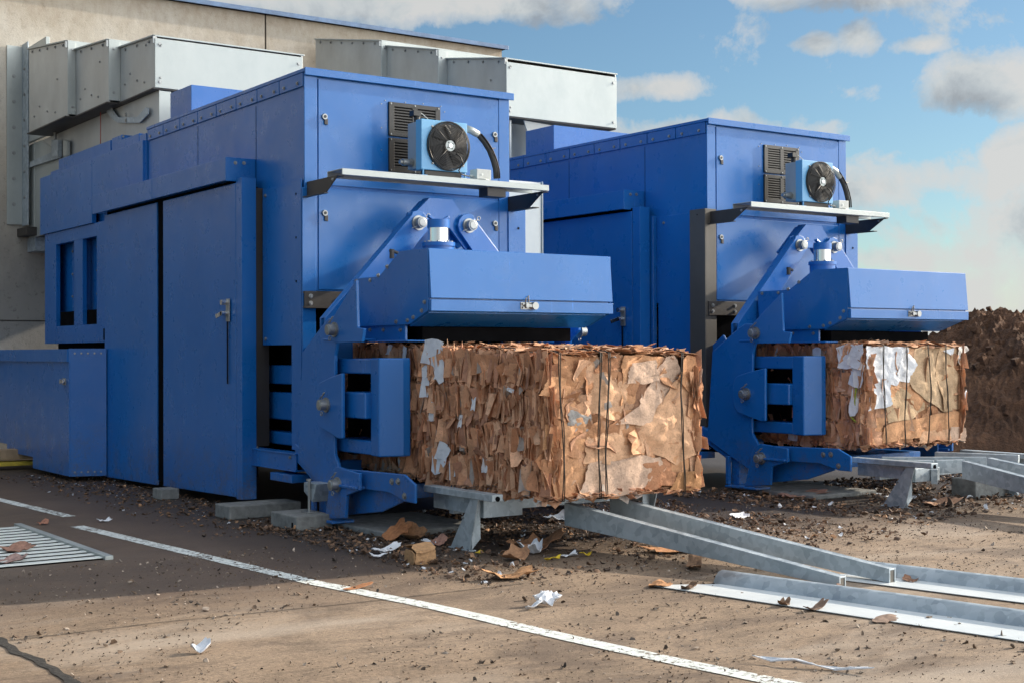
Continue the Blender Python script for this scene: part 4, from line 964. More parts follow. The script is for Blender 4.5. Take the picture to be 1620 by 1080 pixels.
# ------------------------------------------------------------------ ground, lines, joints
def sheetmesh(name, x0, x1, y0, y1, nx, ny, zf, mat):
    vs = []; 
    for j in range(ny+1):
        for i in range(nx+1):
            x = x0+(x1-x0)*i/nx; y = y0+(y1-y0)*j/ny; vs.append((x, y, zf(x, y)))
    fs = [(j*(nx+1)+i, j*(nx+1)+i+1, (j+1)*(nx+1)+i+1, (j+1)*(nx+1)+i) for j in range(ny) for i in range(nx)]
    me = bpy.data.meshes.new(name); me.from_pydata(vs, [], fs); me.materials.append(mat); me.update()
    o = bpy.data.objects.new(name, me); COL.objects.link(o); return o
g = sheetmesh('ground', -400, 600, -60, 900, 50, 50, lambda x, y: 0, GROUND); tag(g, kind='structure')
def strip(name, pts, w, z, mat, seed=0, jag=0, kind='structure'):
    vs = []; fs = []
    P = [Vector(p) for p in pts]; Q = []
    for i in range(len(P)-1):
        n = max(2, int((P[i+1]-P[i]).length/.04))
        for k in range(n): Q.append(P[i].lerp(P[i+1], k/n))
    Q.append(P[-1])
    for i, p in enumerate(Q):
        d = (Q[min(i+1, len(Q)-1)]-Q[max(i-1, 0)]).normalized(); n_ = Vector((-d.y, d.x))
        a = w/2*(1+jag*noise.noise(Vector((i*.35, seed, 0)))); b = w/2*(1+jag*noise.noise(Vector((i*.35, seed, 9))))
        off = n_*jag*w*.6*noise.noise(Vector((i*.12, seed, 5)))
        vs += [(p.x+n_.x*a+off.x, p.y+n_.y*a+off.y, z), (p.x-n_.x*b+off.x, p.y-n_.y*b+off.y, z)]
    fs = [(2*i, 2*i+1, 2*i+3, 2*i+2) for i in range(len(Q)-1)]
    me = bpy.data.meshes.new(name); me.from_pydata(vs, [], fs); me.materials.append(mat); me.update()
    o = bpy.data.objects.new(name, me); COL.objects.link(o); tag(o, kind=kind); return o
strip('painted_line', [(3.79, 12.0), (4.12, 8.11), (4.31, 6.87), (4.40, 5.78), (4.505, 4.92), (4.60, 4.33), (4.8, 3.2), (5.0, 2.0)], .125, .004, LINE, 1, .08)
strip('painted_line', [(3.80, 15.2), (3.96, 12.75)], .12, .004, LINE, 2, .1)
strip('painted_line', [(2.2, 30), (3.7, 17.5)], .12, .004, LINE, 2, .1)
strip('expansion_joint', [(1.94, 12), (1.95, 7.43), (1.98, 6.6), (1.97, 6.0), (1.9, 2)], .05, .005, TAR, 3, .9)
strip('expansion_joint', [(-6, 7.5), (1.95, 7.43), (2.8, 7.44), (3.93, 7.33), (5.2, 7.30)], .010, .004, TAR, 4, .9)
# ------------------------------------------------------------------ soil heap
def heap():
    base = CAMP+FW*25; base.z = 0; r2 = Vector((RT.x, RT.y, 0)).normalized(); f2 = Vector((FW.x, FW.y, 0)).normalized()
    nx, ny = 420, 130; vs = []
    for j in range(ny+1):
        for i in range(nx+1):
            u = 5+22*i/nx; v = -3.6+9*j/ny
            w = max(0, 1-((v-.6)/4.2)**2)**.8 if abs(v-.6) < 4.2 else 0
            w *= min(1, max(0, (u-5)/3.0))**.7
            front = noise.fractal(Vector((u*.5, v*.5, 2)), .8, 2, 4)
            z = 2.02*w*(1+.05*noise.noise(Vector((u*.5, v*.3, 7))))+ (.20*front*w)
            q = Vector((u*2.6, v*2.6, 1)); lum = .13*abs(noise.noise(q))+.10*abs(noise.noise(q*2.7))+.06*noise.noise(q*6.1)+.035*noise.noise(q*13)
            z += lum*1.3*min(1, w*3)
            if w <= 0: z = -.05
            p = base+r2*u+f2*(v-2.2+.5*noise.noise(Vector((u*.4, 0, 3)))); vs.append((p.x, p.y, z))
    fs = [(j*(nx+1)+i, j*(nx+1)+i+1, (j+1)*(nx+1)+i+1, (j+1)*(nx+1)+i) for j in range(ny) for i in range(nx)]
    me = bpy.data.meshes.new('soil_heap'); me.from_pydata(vs, [], fs); me.materials.append(SOIL); me.polygons.foreach_set('use_smooth', [False]*len(fs)); me.update()
    o = bpy.data.objects.new('soil_heap', me); COL.objects.link(o); tag(o, 'long brown heap of loose soil behind the farther baler', 'soil heap')
    rng = random.Random(5); c = MB()
    for k in range(900):
        u = 7+15*rng.random(); v = -3.2+4.2*rng.random()
        i = int((u-5)/22*nx); j = int((v+3.6)/9*ny); p = Vector(vs[j*(nx+1)+i]); r = .02+.06*rng.random()**3
        if k == 0: p = base+r2*8.45+f2*-1.8; p.z = 2.05; r = .05
        pts = [Vector((a, b, d))*r*(.7+.6*rng.random()) for a in (-1, 1) for b in (-1, 1) for d in (-.7, .8)]
        rot = Euler((rng.random()*6, rng.random()*6, 0)).to_matrix()
        c.add([p+rot@q for q in pts], [(0, 1, 3, 2), (4, 6, 7, 5), (0, 4, 5, 1), (2, 3, 7, 6), (0, 2, 6, 4), (1, 5, 7, 3)], SOIL)
    cl = c.build('clod', None, 0, (0, 0, 0)); cl.parent = o; cl['kind'] = 'stuff'
heap()
# ------------------------------------------------------------------ ramp channels and floor sheets
def chan(label, a, b, wd, h0, h1):
    a = Vector(a); b = Vector(b); d = (b-a); n_ = Vector((-d.y, d.x, 0)).normalized()*wd/2
    m_ = MB(); t = .012; up = Vector((0, 0, 1))
    def slab(off0, off1, za, zb_, zc, zd):   # between lateral offsets, bottom/top at start then at end
        m_.hexa([a+off0+up*za, a+off1+up*za, a+off1+up*zb_, a+off0+up*zb_], [b+off0+up*zc, b+off1+up*zc, b+off1+up*zd, b+off0+up*zd], GALV)
    e = n_.normalized()*t
    slab(n_, n_-e, -h0, 0, -h1, 0); slab(-n_, -n_+e, -h0, 0, -h1, 0); slab(n_-e*1.01, -n_+e*1.01, -.012, -.001, -.012, -.001)
    b2_ = b-(b-a).normalized()*.004; a, b = b2_-(b-a)*.01, b2_; slab(n_-e*1.01, -n_+e*1.01, -h1+.002, -.013, -h1+.002, -.013) if False else m_.hexa([b2_+n_-e+up*-.012, b2_-n_+e+up*-.012, b2_-n_+e+up*-h1, b2_+n_-e+up*-h1], [q+(a-b)*.2 for q in (b2_+n_-e+up*-.012, b2_-n_+e+up*-.012, b2_-n_+e+up*-h1, b2_+n_-e+up*-h1)], CHAN)
    o = m_.build('ramp_channel', None, .002, (a+b)/2)
    tag(o, label, 'steel channel', 'galvanised ramp channels'); return o
chan('galvanised ramp channel sloping from the biggest bale, the nearer of its pair', (6.36, 8.35, .36), (6.74, 5.98, .075), .075, .17, .068)
chan('galvanised ramp channel sloping from the biggest bale, the farther of its pair', (6.80, 8.35, .375), (7.12, 5.90, .10), .075, .19, .09)
q0 = Vector((4.95, -.06, 0))
def chan2(label, p0, p1, wd, h0, h1): return chan(label, p0, p1, wd, h0, h1)
chan('purple-tinged galvanised channel propped on a concrete block at the right edge', W(1527, 728, Z=.44), W(1800, 800, Z=.25), .075, .17, .12)
chan('galvanised channel at the far right running just behind the purple-tinged one', W(1565, 723, Z=.46), W(1800, 772, Z=.3), .075, .15, .12)
fr = MB()
def bar(p0, p1, wd, h):
    p0 = Vector(p0); p1 = Vector(p1); d = (p1-p0); n_ = Vector((-d.y, d.x, 0)).normalized()*wd/2; up = Vector((0, 0, -h))
    fr.hexa([p0+n_, p0-n_, p0-n_+up, p0+n_+up], [p1+n_, p1-n_, p1-n_+up, p1+n_+up], GALV)
bar(W(1395, 727, Z=.43), W(1476, 727, Z=.43), .05, .13); bar(W(1480, 727, Z=.43), W(1524, 726, Z=.43), .05, .13)
bar(W(1395, 722, Z=.44), W(1560, 722, Z=.45), .05, .1); bar(W(1480, 714, Z=.45), W(1612, 719, Z=.45), .06, .09)
bar(W(1478, 742, Z=.36), W(1478, 727, Z=.42), .06, .14)
tag(fr.build('conveyor_frame', None, .003, W(1478, 727, Z=0)), 'low galvanised steel frame on the ground ahead of the farther bale', 'steel frame')
def floor_sheet(label, x0, y0, x1, y1, wflat, hl, notch):
    a = Vector((x0, y0, 0)); b = Vector((x1, y1, 0)); d = (b-a).normalized(); n_ = Vector((-d.y, d.x, 0))*-1   # n_ towards +x side
    m_ = MB(); n_ = n_ if n_.x > 0 else -n_; up = Vector((0, 0, 1))
    fa = a-n_*wflat; fb = b-n_*wflat
    m_.hexa([fa+d*-.25+up*.006, a+d*.05+up*.006, b+up*.006, fb+up*.006], [fa+d*-.25+up*.010, a+d*.05+up*.010, b+up*.010, fb+up*.010], BRIGHT)
    prof = [(0, .010), (.012, .03), (.03, .055), (.06, .078), (.10, .085), (.14, .075), (.17, .05)]
    L_ = (b-a).length; segs = [(0.0, L_*notch-.01), (L_*notch+.01, L_)]
    for s0, s1 in segs:
        k = 8; vs = []; 
        for i in range(k+1):
            p = a+d*(s0+(s1-s0)*i/k)
            for (u, z) in prof: vs.append(p+n_*u+up*(z+.003*noise.noise(Vector((i, u*9, s0)))))
        m = len(prof); fs = [(i*m+j, i*m+j+1, (i+1)*m+j+1, (i+1)*m+j) for i in range(k) for j in range(m-1)]
        o_ = len(vs); vs2 = [v-up*.005 for v in vs]
        m_.add(vs+vs2, fs+[tuple(q+o_ for q in f[::-1]) for f in fs]+[(j, j+o_, j+1+o_, j+1) for j in range(m-1)], GALV, True)
    m_.hexa([a+n_*.17+up*.005, a+n_*.30+up*.005, b+n_*.30+up*.005, b+n_*.17+up*.005], [a+n_*.17+up*.008, a+n_*.30+up*.008, b+n_*.30+up*.008, b+n_*.17+up*.008], BRIGHT)
    o = m_.build('floor_sheet', None, 0, a, recalc=False); tag(o, label, 'metal sheet', 'galvanised sheets lying on the yard'); return o
floor_sheet('galvanised floor sheet nearest the viewer, rolled lip, ramp channel ends behind it', 6.17, 6.56, 6.75, 3.3, .34, .09, .63)
floor_sheet('galvanised floor sheet with rolled lip beyond the ends of both ramp channels', 7.22, 6.30, 7.75, 3.6, .30, .09, .55)
# ------------------------------------------------------------------ blocks, timber, grid
def block(label, x0, x1, y0, y1, z1, rot=0, pocket=False):
    m_ = MB(); m_.box(x0, x1, y0, y1, 0, z1, BLOCKM)
    if pocket:
        m_.box(x0-.002, x0+.03, y0+.05, y0+.10, .0, .08, VOID)
    o = m_.build('concrete_block', None, .012, ((x0+x1)/2, (y0+y1)/2, 0)); tag(o, label, 'concrete block', 'concrete blocks under the balers'); return o
block('long grey concrete block under the near corner of the tall side door', 5.04, 5.75, 11.62, 11.95, .125)
k1 = block('small concrete block with threaded stud beside the foot of the near baler', 5.16, 5.50, 10.52, 11.02, .13, 0, True)
block('dark concrete block beneath the gap between the two tall side doors', 5.16, 5.36, 13.62, 13.86, .11)
p = W(1590, 783, Z=0); block('pale concrete block propping the purple-tinged channel at the right edge', p.x-.55, p.x+.06, p.y-.05, p.y+.25, .20)
block('wide concrete slab under the foot plate of the near baler', 5.55, 6.5, 9.7, 10.85, .053)
block('wide concrete slab under the foot plate of the farther baler', 10.45, 11.4, 9.65, 10.8, .05)
sm = MB(); sm.cyl((5.38, 10.72, .13), (5.38, 10.72, .42), .012, ZINC, 10); sm.cyl((5.38, 10.72, .40), (5.38, 10.72, .42), .025, ZINC, 6); sm.box(5.33, 5.43, 10.66, 10.78, .131, .14, ZINC)
sm.prism([(10.62, .38), (10.86, .38), (10.86, .30), (10.70, .22)], 'x', 5.40, 5.60, GALV)
tag(sm.build('anchor_stud', None, .002, (5.38, 10.72, .13)), 'threaded anchor stud with galvanised bracket standing on a concrete block', 'anchor bolt')
m_ = MB(); m_.box(3.6, 5.6, 18.4, 18.62, .13, .26, WOOD); m_.box(3.6, 5.6, 18.35, 18.66, .05, .10, plain('yellow_edge', (.5, .38, .04)))
tag(m_.build('timber_sleeper', None, .006, (4.6, 18.5, 0)), 'weathered timber with yellow edge behind the low side box, far left', 'timber')
gr = MB(); A = Vector((3.36, 12.2, 0)); Bv = Vector((3.37, 9.95, 0))
for k in range(13):
    y = 12.15-.178*k; w_ = .075
    gr.box(2.0, 3.34, y-w_/2, y+w_/2, .008, .016, WHITE)
gr.box(3.341, 3.40, 9.92, 12.3, .0, .030, SHEET); gr.box(2.5, 2.56, 9.95, 12.25, .0, .0075, SHEET); gr.box(2.0, 2.06, 9.95, 12.25, .0, .0075, SHEET)
gr.box(2.0, 3.36, 9.96, 12.26, .0, .0035, VOID)
g_ = gr.build('slatted_grid', None, .006, (2.7, 11, 0)); tag(g_, 'white slatted metal grid lying flat at the left edge', 'grid')
# ------------------------------------------------------------------ litter
def scatter(name, n, pos, size, colf, seed, flat=.35, mat=LITTER, box=False):
    rng = random.Random(seed); fl = Flakes(); k = 0
    while k < n:
        p = pos(rng)
        if p is None: continue
        k += 1; s_ = size(rng); a = rng.random()*6.28
        fl.sheet((p[0], p[1], p[2]+.003+s_*flat*.25), (cos(a), sin(a), rng.gauss(0, flat)), (-sin(a), cos(a), rng.gauss(0, flat)), s_, s_*(.4+.6*rng.random()), colf(rng), rng, (rng.gauss(0, .25), rng.gauss(0, .2)), .3, 1, 7, 0, max(.002, s_*.12))
    o = fl.build(name, mat, None, (0, 0, 0), False); tag(o, kind='stuff'); return o
def litter_h(x, y):
    return max(0, .05*noise.noise(Vector((x*1.3, y*1.3, 3)))+.02)
def pos_under(cx, y0, y1, x0, x1):
    def f(r):
        x = x0+(x1-x0)*r.random(); y = y0+(y1-y0)*r.random()**.8
        if noise.noise(Vector((x*.9, y*.9, 8))) < -.25 and r.random() < .8: return None
        if y < y0+.5 and r.random() > (y-y0)/.5*.8+.1: return None
        return (x, y, litter_h(x, y)*.8*r.random())
    return f
def brown(r):
    k = .45+.9*r.random(); t = r.random()
    return tuple(c*k for c in ((.15, .085, .05) if t < .5 else (.07, .045, .032) if t < .88 else (.34, .19, .10)))
def mixedc(r):
    t = r.random()
    if t < .035: return (.6, .62, .66)
    return brown(r)
tag(scatter('cardboard_litter', 13000, pos_under(0, 7.15, 11.2, 4.9, 9.2), lambda r: .007+.05*r.random()**5, mixedc, 21, .35), 'brown torn cardboard litter covering the ground beneath the big bale', 'litter')
tag(scatter('cardboard_litter', 9000, pos_under(0, 7.6, 11.0, 9.6, 15.2), lambda r: .009+.07*r.random()**5, mixedc, 22, .35), 'torn cardboard litter around the leg of the farther baler', 'litter')
def pos_side(r):
    y = 10.5+7*r.random(); x = 4.35+1.2*r.random()**.5; return (x, y, 0)
tag(scatter('cardboard_litter', 2600, pos_side, lambda r: .01+.04*r.random()**3, mixedc, 23), 'scattered litter along the foot of the tall side doors', 'litter')
def pos_yard(r):
    x = 2.0+9.5*r.random(); y = 2.6+7.2*r.random()
    if noise.noise(Vector((x*.8, y*.8, 1)))+.35*r.random() < .0: return None
    return (x, y, 0)
def grit(r):
    t = r.random()
    if t < .5: c = (.13, .085, .055)
    elif t < .85: c = (.30, .24, .19)
    else: c = (.06, .045, .035)
    k = .6+.8*r.random(); return tuple(q*k for q in c)
tag(scatter('grit', 15000, pos_yard, lambda r: .004+.016*r.random()**4, grit, 24, .5), 'fine grit and crumbs scattered over the sunlit yard', 'grit')
tag(scatter('grit', 900, pos_yard, lambda r: .015+.028*r.random()**2, grit, 25, .6), 'bigger crumbs of mud and card scattered over the sunlit yard', 'grit')
def piece(name, label, cat, px, py, w, h, col, mat, seed, tilt=.1, curl=.10, rot=0., n=20, wr=.03, z=.012, jag=.3, wf=8):
    rng = random.Random(seed); p = W(px, py, Z=0); fl = Flakes()
    p.z = z
    fl.sheet(p, (cos(rot), sin(rot), tilt), (-sin(rot), cos(rot), tilt*.4), w, h, col, rng, (curl, curl*.4), jag, 5, n, wr, .004, None, wf)
    # rest on the ground
    mz = min(v.z for v in fl.v); fl.v = [v+Vector((0, 0, .004-mz)) for v in fl.v]
    o = fl.build(name, mat, None, (p.x, p.y, 0)); tag(o, label, cat); return o
C1, C2, WH = (.40, .17, .07), (.46, .27, .14), (.7, .72, .76)
piece('cardboard_scrap', 'orange-brown card scrap lying across the painted line', 'cardboard scrap', 565, 931, .22, .05, C1, LITTER, 1, .03, .05, .2, 14, .008)
piece('cardboard_scrap', 'flat orange card scrap in the sun, left of the floor sheet tip', 'cardboard scrap', 1045, 927, .17, .12, (.48, .24, .11), LITTER, 2, .04, .1, .4)
piece('cardboard_scrap', 'long curled card scrap at the shadow edge below the support leg', 'cardboard scrap', 810, 915, .34, .14, (.42, .22, .10), LITTER, 3, .04, .12, -.2)
piece('cardboard_scrap', 'dark card lump between the orange scrap and the floor sheet tip', 'cardboard scrap', 1090, 933, .12, .06, (.16, .09, .05), LITTER, 4, .1, .2, .2)
piece('cardboard_scrap', 'upright leaning slab of card left of the near support leg', 'cardboard scrap', 628, 852, .30, .16, C1, LITTER, 5, .5, .05, .3)
piece('cardboard_scrap', 'crumpled card just behind the small torn box', 'cardboard scrap', 652, 852, .22, .20, (.34, .17, .08), LITTER, 6, .3, .3, .8)
piece('cardboard_scrap', 'pinkish card disc beside the near support leg', 'cardboard scrap', 695, 862, .12, .12, (.42, .22, .16), LITTER, 7, .4, .1, .2)
piece('cardboard_scrap', 'large brown card sheet lying right of the near support leg among paper', 'cardboard scrap', 850, 872, .42, .26, (.30, .15, .075), LITTER, 8, .15, .2, -.3, 24, .05)
piece('cardboard_scrap', 'brown card flap between the yellow straps near the support leg', 'cardboard scrap', 815, 885, .24, .16, (.36, .19, .10), LITTER, 9, .2, .2, .5)
piece('cardboard_scrap', 'orange card sheets showing under the ramp channel', 'cardboard scrap', 1075, 872, .50, .24, (.50, .24, .11), LITTER, 10, .06, .05, -.3, 24, .02)
piece('cardboard_scrap', 'ribbed brown card strip beneath the middle of the ramp channel', 'cardboard scrap', 1098, 898, .30, .10, (.33, .19, .11), LITTER, 11, .1, .1, .7)
piece('cardboard_scrap', 'wide flat card sheet on the ground left of the farther support leg', 'cardboard scrap', 1270, 787, .46, .30, (.36, .20, .15), LITTER, 12, .06, .06, -.2, 24, .03)
piece('cardboard_scrap', 'brown card sheet right of the farther support leg', 'cardboard scrap', 1488, 800, .40, .22, (.34, .19, .12), LITTER, 13, .08, .1, .1)
piece('cardboard_scrap', 'thick card chunk resting against the end of the ramp channels', 'cardboard scrap', 1398, 918, .16, .09, (.42, .25, .15), LITTER, 14, .15, .1, 0, 12, .01)
piece('cardboard_scrap', 'card flap on the floor sheet right of the channel ends', 'cardboard scrap', 1440, 920, .12, .09, (.28, .14, .08), LITTER, 15, .2, .1, .4)
piece('cardboard_scrap', 'dark card stick leaning on the rolled lip of the nearest floor sheet', 'cardboard scrap', 1330, 940, .11, .035, (.18, .10, .07), LITTER, 16, .6, .02, 1.2, 12, .004, .05)
piece('cardboard_scrap', 'small dark card flake on the lip left of the leaning stick', 'cardboard scrap', 1306, 941, .07, .06, (.18, .10, .07), LITTER, 17, .3, .1, .3)
piece('cardboard_scrap', 'crumpled brown scrap pile on the front edge of the nearest floor sheet', 'cardboard scrap', 1400, 982, .17, .10, (.28, .19, .14), LITTER, 18, .03, .03, .1, 24, .012, .012, .6)
piece('cardboard_scrap', 'brown shred just off the corner of the nearest floor sheet', 'cardboard scrap', 1290, 965, .16, .06, (.25, .16, .11), LITTER, 19, .1, .2, .0)
piece('cardboard_scrap', 'brown crumb heap just left of the nearest floor sheet edge', 'cardboard scrap', 1240, 958, .10, .06, (.25, .15, .09), LITTER, 20, .2, .3, .5)
piece('cardboard_scrap', 'brown card scraps at the near corner of the white grid', 'cardboard scrap', 18, 890, .22, .16, (.34, .22, .19), LITTER, 26, .15, .1, .4)
piece('cardboard_scrap', 'folded card scrap on top of the white grid slats', 'cardboard scrap', 28, 873, .20, .14, (.32, .17, .12), LITTER, 27, .1, .1, .1, 20, .03, .08)
piece('cardboard_scrap', 'red-brown card bit beyond the white grid, by the worn line', 'cardboard scrap', 68, 829, .10, .10, (.36, .16, .10), LITTER, 28, .3, .1, .1)
piece('paper_scrap', 'white paper strip left of the small torn box', 'paper scrap', 612, 874, .26, .09, WH, PAPER, 31, .04, .1, .3)
piece('paper_scrap', 'thin white paper in shade at the left of the torn box strip', 'paper scrap', 600, 882, .14, .06, WH, PAPER, 32, .04, .1, .1)
piece('paper_scrap', 'small upright white paper beside the torn box', 'paper scrap', 678, 862, .05, .12, WH, PAPER, 33, .5, .1, .4)
piece('paper_scrap', 'clean white paper sheet on the litter under the big bale', 'paper scrap', 883, 823, .26, .18, WH, PAPER, 34, .06, .12, .1)
piece('paper_scrap', 'crumpled white and grey paper ball right of the near support leg', 'paper scrap', 842, 876, .18, .14, WH, PAPER, 35, .2, .3, .1, 24, .06)
piece('paper_scrap', 'white paper strip between the two yellow straps', 'paper scrap', 900, 880, .15, .05, WH, PAPER, 36, .05, .1, .1)
piece('paper_scrap', 'little white paper right of the support leg foot', 'paper scrap', 818, 862, .10, .05, WH, PAPER, 37, .1, .1, .1)
piece('paper_scrap', 'crumpled white tissue in the sun beyond the painted line', 'paper scrap', 868, 957, .15, .10, WH, PAPER, 38, .04, .10, .1, 24, .05, .012, .4, 18)
piece('paper_scrap', 'thin flattened paper left of the sunlit tissue', 'paper scrap', 845, 963, .12, .05, (.5, .48, .46), PAPER, 39, .02, .2, .1)
piece('paper_scrap', 'torn dark-and-white paper star on the open yard, lower left', 'paper scrap', 318, 1032, .10, .07, WH, PAPER, 40, .05, .15, .2, 16, .05)
piece('paper_scrap', 'small white paper by the start of the painted line', 'paper scrap', 165, 825, .12, .05, WH, PAPER, 41, .05, .1, .3)
piece('paper_scrap', 'pale paper flattened on the ground beyond the ramp channels', 'paper scrap', 1170, 819, .22, .12, WH, PAPER, 42, .03, .1, .1)
piece('plastic_tape', 'long white plastic tape lying at the lower right corner', 'tape', 1290, 1057, .55, .025, WH, PAPER, 43, .0, .0, -1.08, 18, .02, .01, .3, 6)
piece('yellow_strap', 'flat yellow strap end right of the crumpled paper ball', 'strap', 875, 886, .14, .035, (.6, .42, .02), YELLOW, 44, .02, .05, .1)
piece('yellow_strap', 'yellow strap piece farther right, past the thin white strip', 'strap', 926, 880, .10, .04, (.6, .42, .02), YELLOW, 45, .02, .05, .0)
piece('yellow_strap', 'short yellow strap near the foot of the support leg', 'strap', 759, 875, .06, .035, (.6, .42, .02), YELLOW, 46, .1, .05, .1)
bx = MB(); p = W(665, 890, Z=0); bx.box(p.x-.07, p.x+.10, p.y-.07, p.y+.07, .003, .10, LITTER)
fl = Flakes(); rg = random.Random(50); q = Vector((p.x, p.y, 0))
for (c, u, v, w_, h_) in (((0, -.07, .05), (1, 0, 0), (0, .02, 1), .17, .10), ((-.085, 0, .05), (0, 1, .05), (0, 0, 1), .14, .10), ((.085, 0, .05), (0, 1, 0), (0, 0, 1), .14, .10), ((0, .07, .05), (1, 0, 0), (0, 0, 1), .17, .10), ((.01, -.03, .115), (1, .1, .12), (0, 1, .45), .18, .12), ((0, .06, .11), (1, 0, -.15), (0, 1, -.3), .17, .10), ((0, 0, .01), (1, 0, 0), (0, 1, 0), .17, .14)):
    fl.sheet(q+Vector(c), u, v, w_, h_, (.44, .25, .12), rg, (0, 0), .05, 3, 12, .006, .004)
fl.v = [v+Vector((0, 0, .02)) if False else v for v in fl.v]
tag(fl.build('cardboard_box', LITTER, None, (p.x, p.y, 0)), 'small torn open cardboard box left of the near support leg', 'box')
# ------------------------------------------------------------------ sun and sky
SUN_EL, SUN_AZ = 22.0, 97.0          # azimuth clockwise from +Y
sd = Vector((sin(radians(SUN_AZ))*cos(radians(SUN_EL)), cos(radians(SUN_AZ))*cos(radians(SUN_EL)), sin(radians(SUN_EL))))
sl = bpy.data.lights.new('sun', 'SUN'); sl.energy = 3.5; sl.angle = radians(.6); sl.color = (1, .88, .72)
so = bpy.data.objects.new('sun', sl); COL.objects.link(so); so.rotation_euler = (-sd).to_track_quat('-Z', 'Y').to_euler(); so.location = sd*50
w = bpy.data.worlds.new('World'); S.world = w; w.use_nodes = True; nt = w.node_tree; nt.nodes.clear()
out = N(nt, 'ShaderNodeOutputWorld')
sky = N(nt, 'ShaderNodeTexSky', sky_type='NISHITA'); sky.sun_disc = False; sky.sun_elevation = radians(SUN_EL); sky.sun_rotation = radians(SUN_AZ)
sky.air_density = 1.0; sky.dust_density = .6; sky.ozone_density = 2.0
bg1 = N(nt, 'ShaderNodeBackground'); bg1.inputs[1].default_value = .06
bg1c = mixc(nt, 1, sky.outputs[0], (.66, .81, .87), 'MULTIPLY'); L(nt, bg1c, bg1.inputs[0])
tc = N(nt, 'ShaderNodeTexCoord'); D = tc.outputs['Generated']; sp = N(nt, 'ShaderNodeSeparateXYZ'); L(nt, D, sp.inputs[0])
az = mth(nt, 'MULTIPLY', mth(nt, 'ARCTAN2', sp.outputs[0], sp.outputs[1]), 180/pi); el = mth(nt, 'MULTIPLY', mth(nt, 'ARCSINE', sp.outputs[2]), 180/pi)
nz1 = tex(nt, 9, 9, .62, D, .3); nz2 = tex(nt, 30, 7, .65, D)
cmb = mth(nt, 'MULTIPLY_ADD', nz2.outputs[0], .35, mth(nt, 'MULTIPLY', nz1.outputs[0], 1.0)); nz = mth(nt, 'SUBTRACT', cmb, .675)
def ang(px, py): return degrees(YAW)+degrees(math.atan((px-810)/CAMF)), degrees(PITCH)+degrees(math.atan((540-py)/CAMF))
clouds = [(780, 5, 300, 48, 1.15), (480, 5, 260, 50, 1.2), (1340, -10, 230, 48, 1.2), (1290, 82, 55, 24, .75), (1358, 78, 42, 34, .7), (1462, 95, 60, 18, .7), (1040, 142, 110, 30, .9), (1560, 160, 145, 66, 1.3),
          (1350, 160, 70, 24, .35), (1130, 215, 260, 42, .8), (1450, 300, 420, 70, .75), (900, 330, 700, 100, .9), (1640, 270, 220, 60, .9), (1450, 420, 500, 60, .9)]
def field(dv, cl=clouds):
    res = None
    for px, py, rx, ry, a in cl:
        u0, v0 = ang(px, py); ru, rv = rx*.0262, ry*.0262
        du = mth(nt, 'MULTIPLY', mth(nt, 'SUBTRACT', az, u0), 1/ru); dw = mth(nt, 'MULTIPLY', mth(nt, 'SUBTRACT', mth(nt, 'ADD', el, dv), v0), 1/rv)
        r2 = mth(nt, 'ADD', mth(nt, 'MULTIPLY', du, du), mth(nt, 'MULTIPLY', dw, dw))
        f = mth(nt, 'MULTIPLY', mth(nt, 'SUBTRACT', 1.0, mth(nt, 'POWER', r2, .5)), a)
        res = f if res is None else mth(nt, 'MAXIMUM', res, f)
    return res
f0 = field(0); f1 = field(1.1, clouds[:3]+[clouds[7], (1400, 318, 110, 16, .6)])
# broken cloud over the rest of the sky, kept clear of the blue gap ahead
du = mth(nt, 'SUBTRACT', az, degrees(YAW)+3); gap = mth(nt, 'POWER', mth(nt, 'ADD', mth(nt, 'POWER', mth(nt, 'MULTIPLY', du, 1/26), 2), mth(nt, 'POWER', mth(nt, 'MULTIPLY', mth(nt, 'SUBTRACT', el, 8), 1/14), 2)), .5)
big = tex(nt, 2.6, 9, .6, D, .2)
gen = mth(nt, 'MULTIPLY', mth(nt, 'SUBTRACT', big.outputs[0], .46), mth(nt, 'MULTIPLY', mth(nt, 'SUBTRACT', gap, 1.0), 3., clamp=True)); gen = mth(nt, 'MULTIPLY', gen, 4)
es = N(nt, 'ShaderNodeVectorMath', operation='DOT_PRODUCT'); L(nt, D, es.inputs[0]); es.inputs[1].default_value = (.8, -.6, 0)
gen = mth(nt, 'MINIMUM', gen, mth(nt, 'ADD', mth(nt, 'MULTIPLY', es.outputs['Value'], 2.), mth(nt, 'MULTIPLY_ADD', el, .06, -.7)))
gen = mth(nt, 'MAXIMUM', gen, -.5)
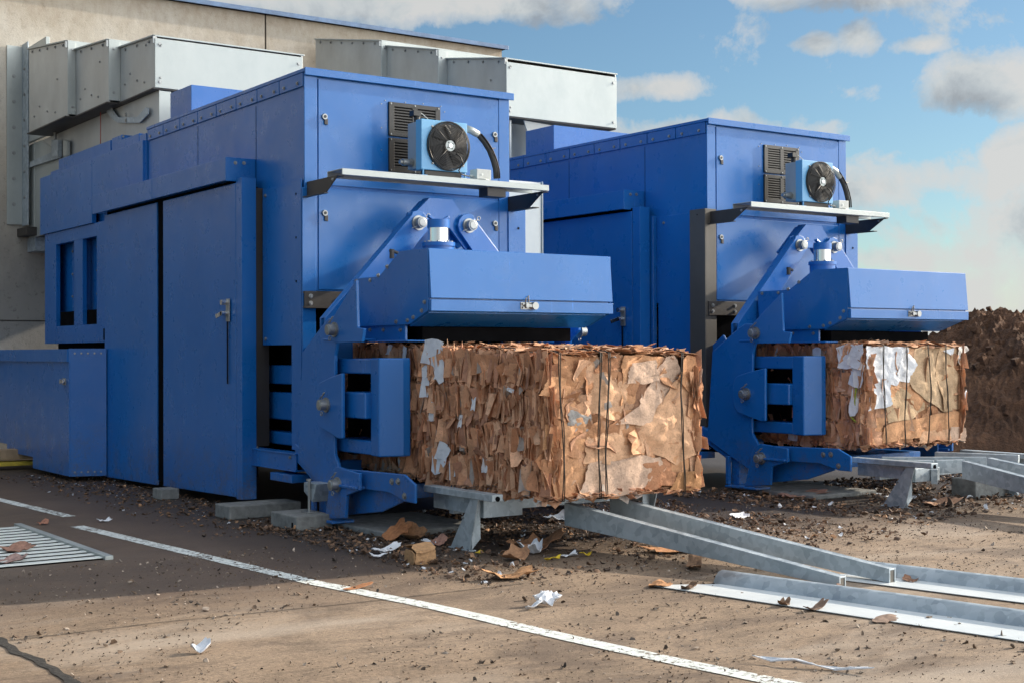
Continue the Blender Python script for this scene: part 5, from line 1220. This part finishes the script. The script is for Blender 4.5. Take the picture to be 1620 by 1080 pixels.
bank = mth(nt, 'MULTIPLY_ADD', el, -.105, .92)        # pale bank towards the horizon
m0 = mth(nt, 'MULTIPLY_ADD', nz, 2.4, mth(nt, 'MAXIMUM', f0, gen)); bank = mth(nt, 'MULTIPLY', bank, mth(nt, 'MULTIPLY_ADD', es.outputs['Value'], 3., 2.2, clamp=True))
m0 = mth(nt, 'MAXIMUM', m0, mth(nt, 'MULTIPLY_ADD', nz, 2.2, bank))
mask = ramp(nt, m0, [(.10, 0.), (.28, .62), (.55, .95)])
nsh = tex(nt, 13, 8, .62, D, .4)
thick = mth(nt, 'MULTIPLY_ADD', nsh.outputs[0], 3.6, mth(nt, 'MULTIPLY_ADD', mth(nt, 'MAXIMUM', f1, -.12), .6, -1.56))
cc = ramp(nt, thick, [(.15, (1.0, 1.0, .98)), (.42, (.88, .93, .94)), (.70, (.70, .76, .80)), (1., (.52, .56, .60))])
# added bright cloud patch behind the camera, unseen, to lighten the front faces
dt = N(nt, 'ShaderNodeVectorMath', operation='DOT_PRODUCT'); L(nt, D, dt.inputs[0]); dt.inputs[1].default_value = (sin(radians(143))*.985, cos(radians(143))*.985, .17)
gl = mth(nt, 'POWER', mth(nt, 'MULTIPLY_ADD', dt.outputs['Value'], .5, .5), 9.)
st_ = mth(nt, 'ADD', mth(nt, 'MULTIPLY_ADD', gl, 2.7, .31), mth(nt, 'MULTIPLY', mth(nt, 'MULTIPLY_ADD', el, 1/28, -25/28, clamp=True), .85))  # overhead cloud out of view brightened too, as added fill
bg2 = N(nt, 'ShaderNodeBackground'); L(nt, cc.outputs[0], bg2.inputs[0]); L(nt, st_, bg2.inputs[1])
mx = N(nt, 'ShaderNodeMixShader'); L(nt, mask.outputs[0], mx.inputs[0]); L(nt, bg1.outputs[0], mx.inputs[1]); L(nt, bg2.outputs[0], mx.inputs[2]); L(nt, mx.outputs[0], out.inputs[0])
S.view_settings.view_transform = 'Standard'; S.view_settings.look = 'None'; S.view_settings.exposure = 1.1; S.view_settings.gamma = 1
S.render.engine = 'CYCLES'
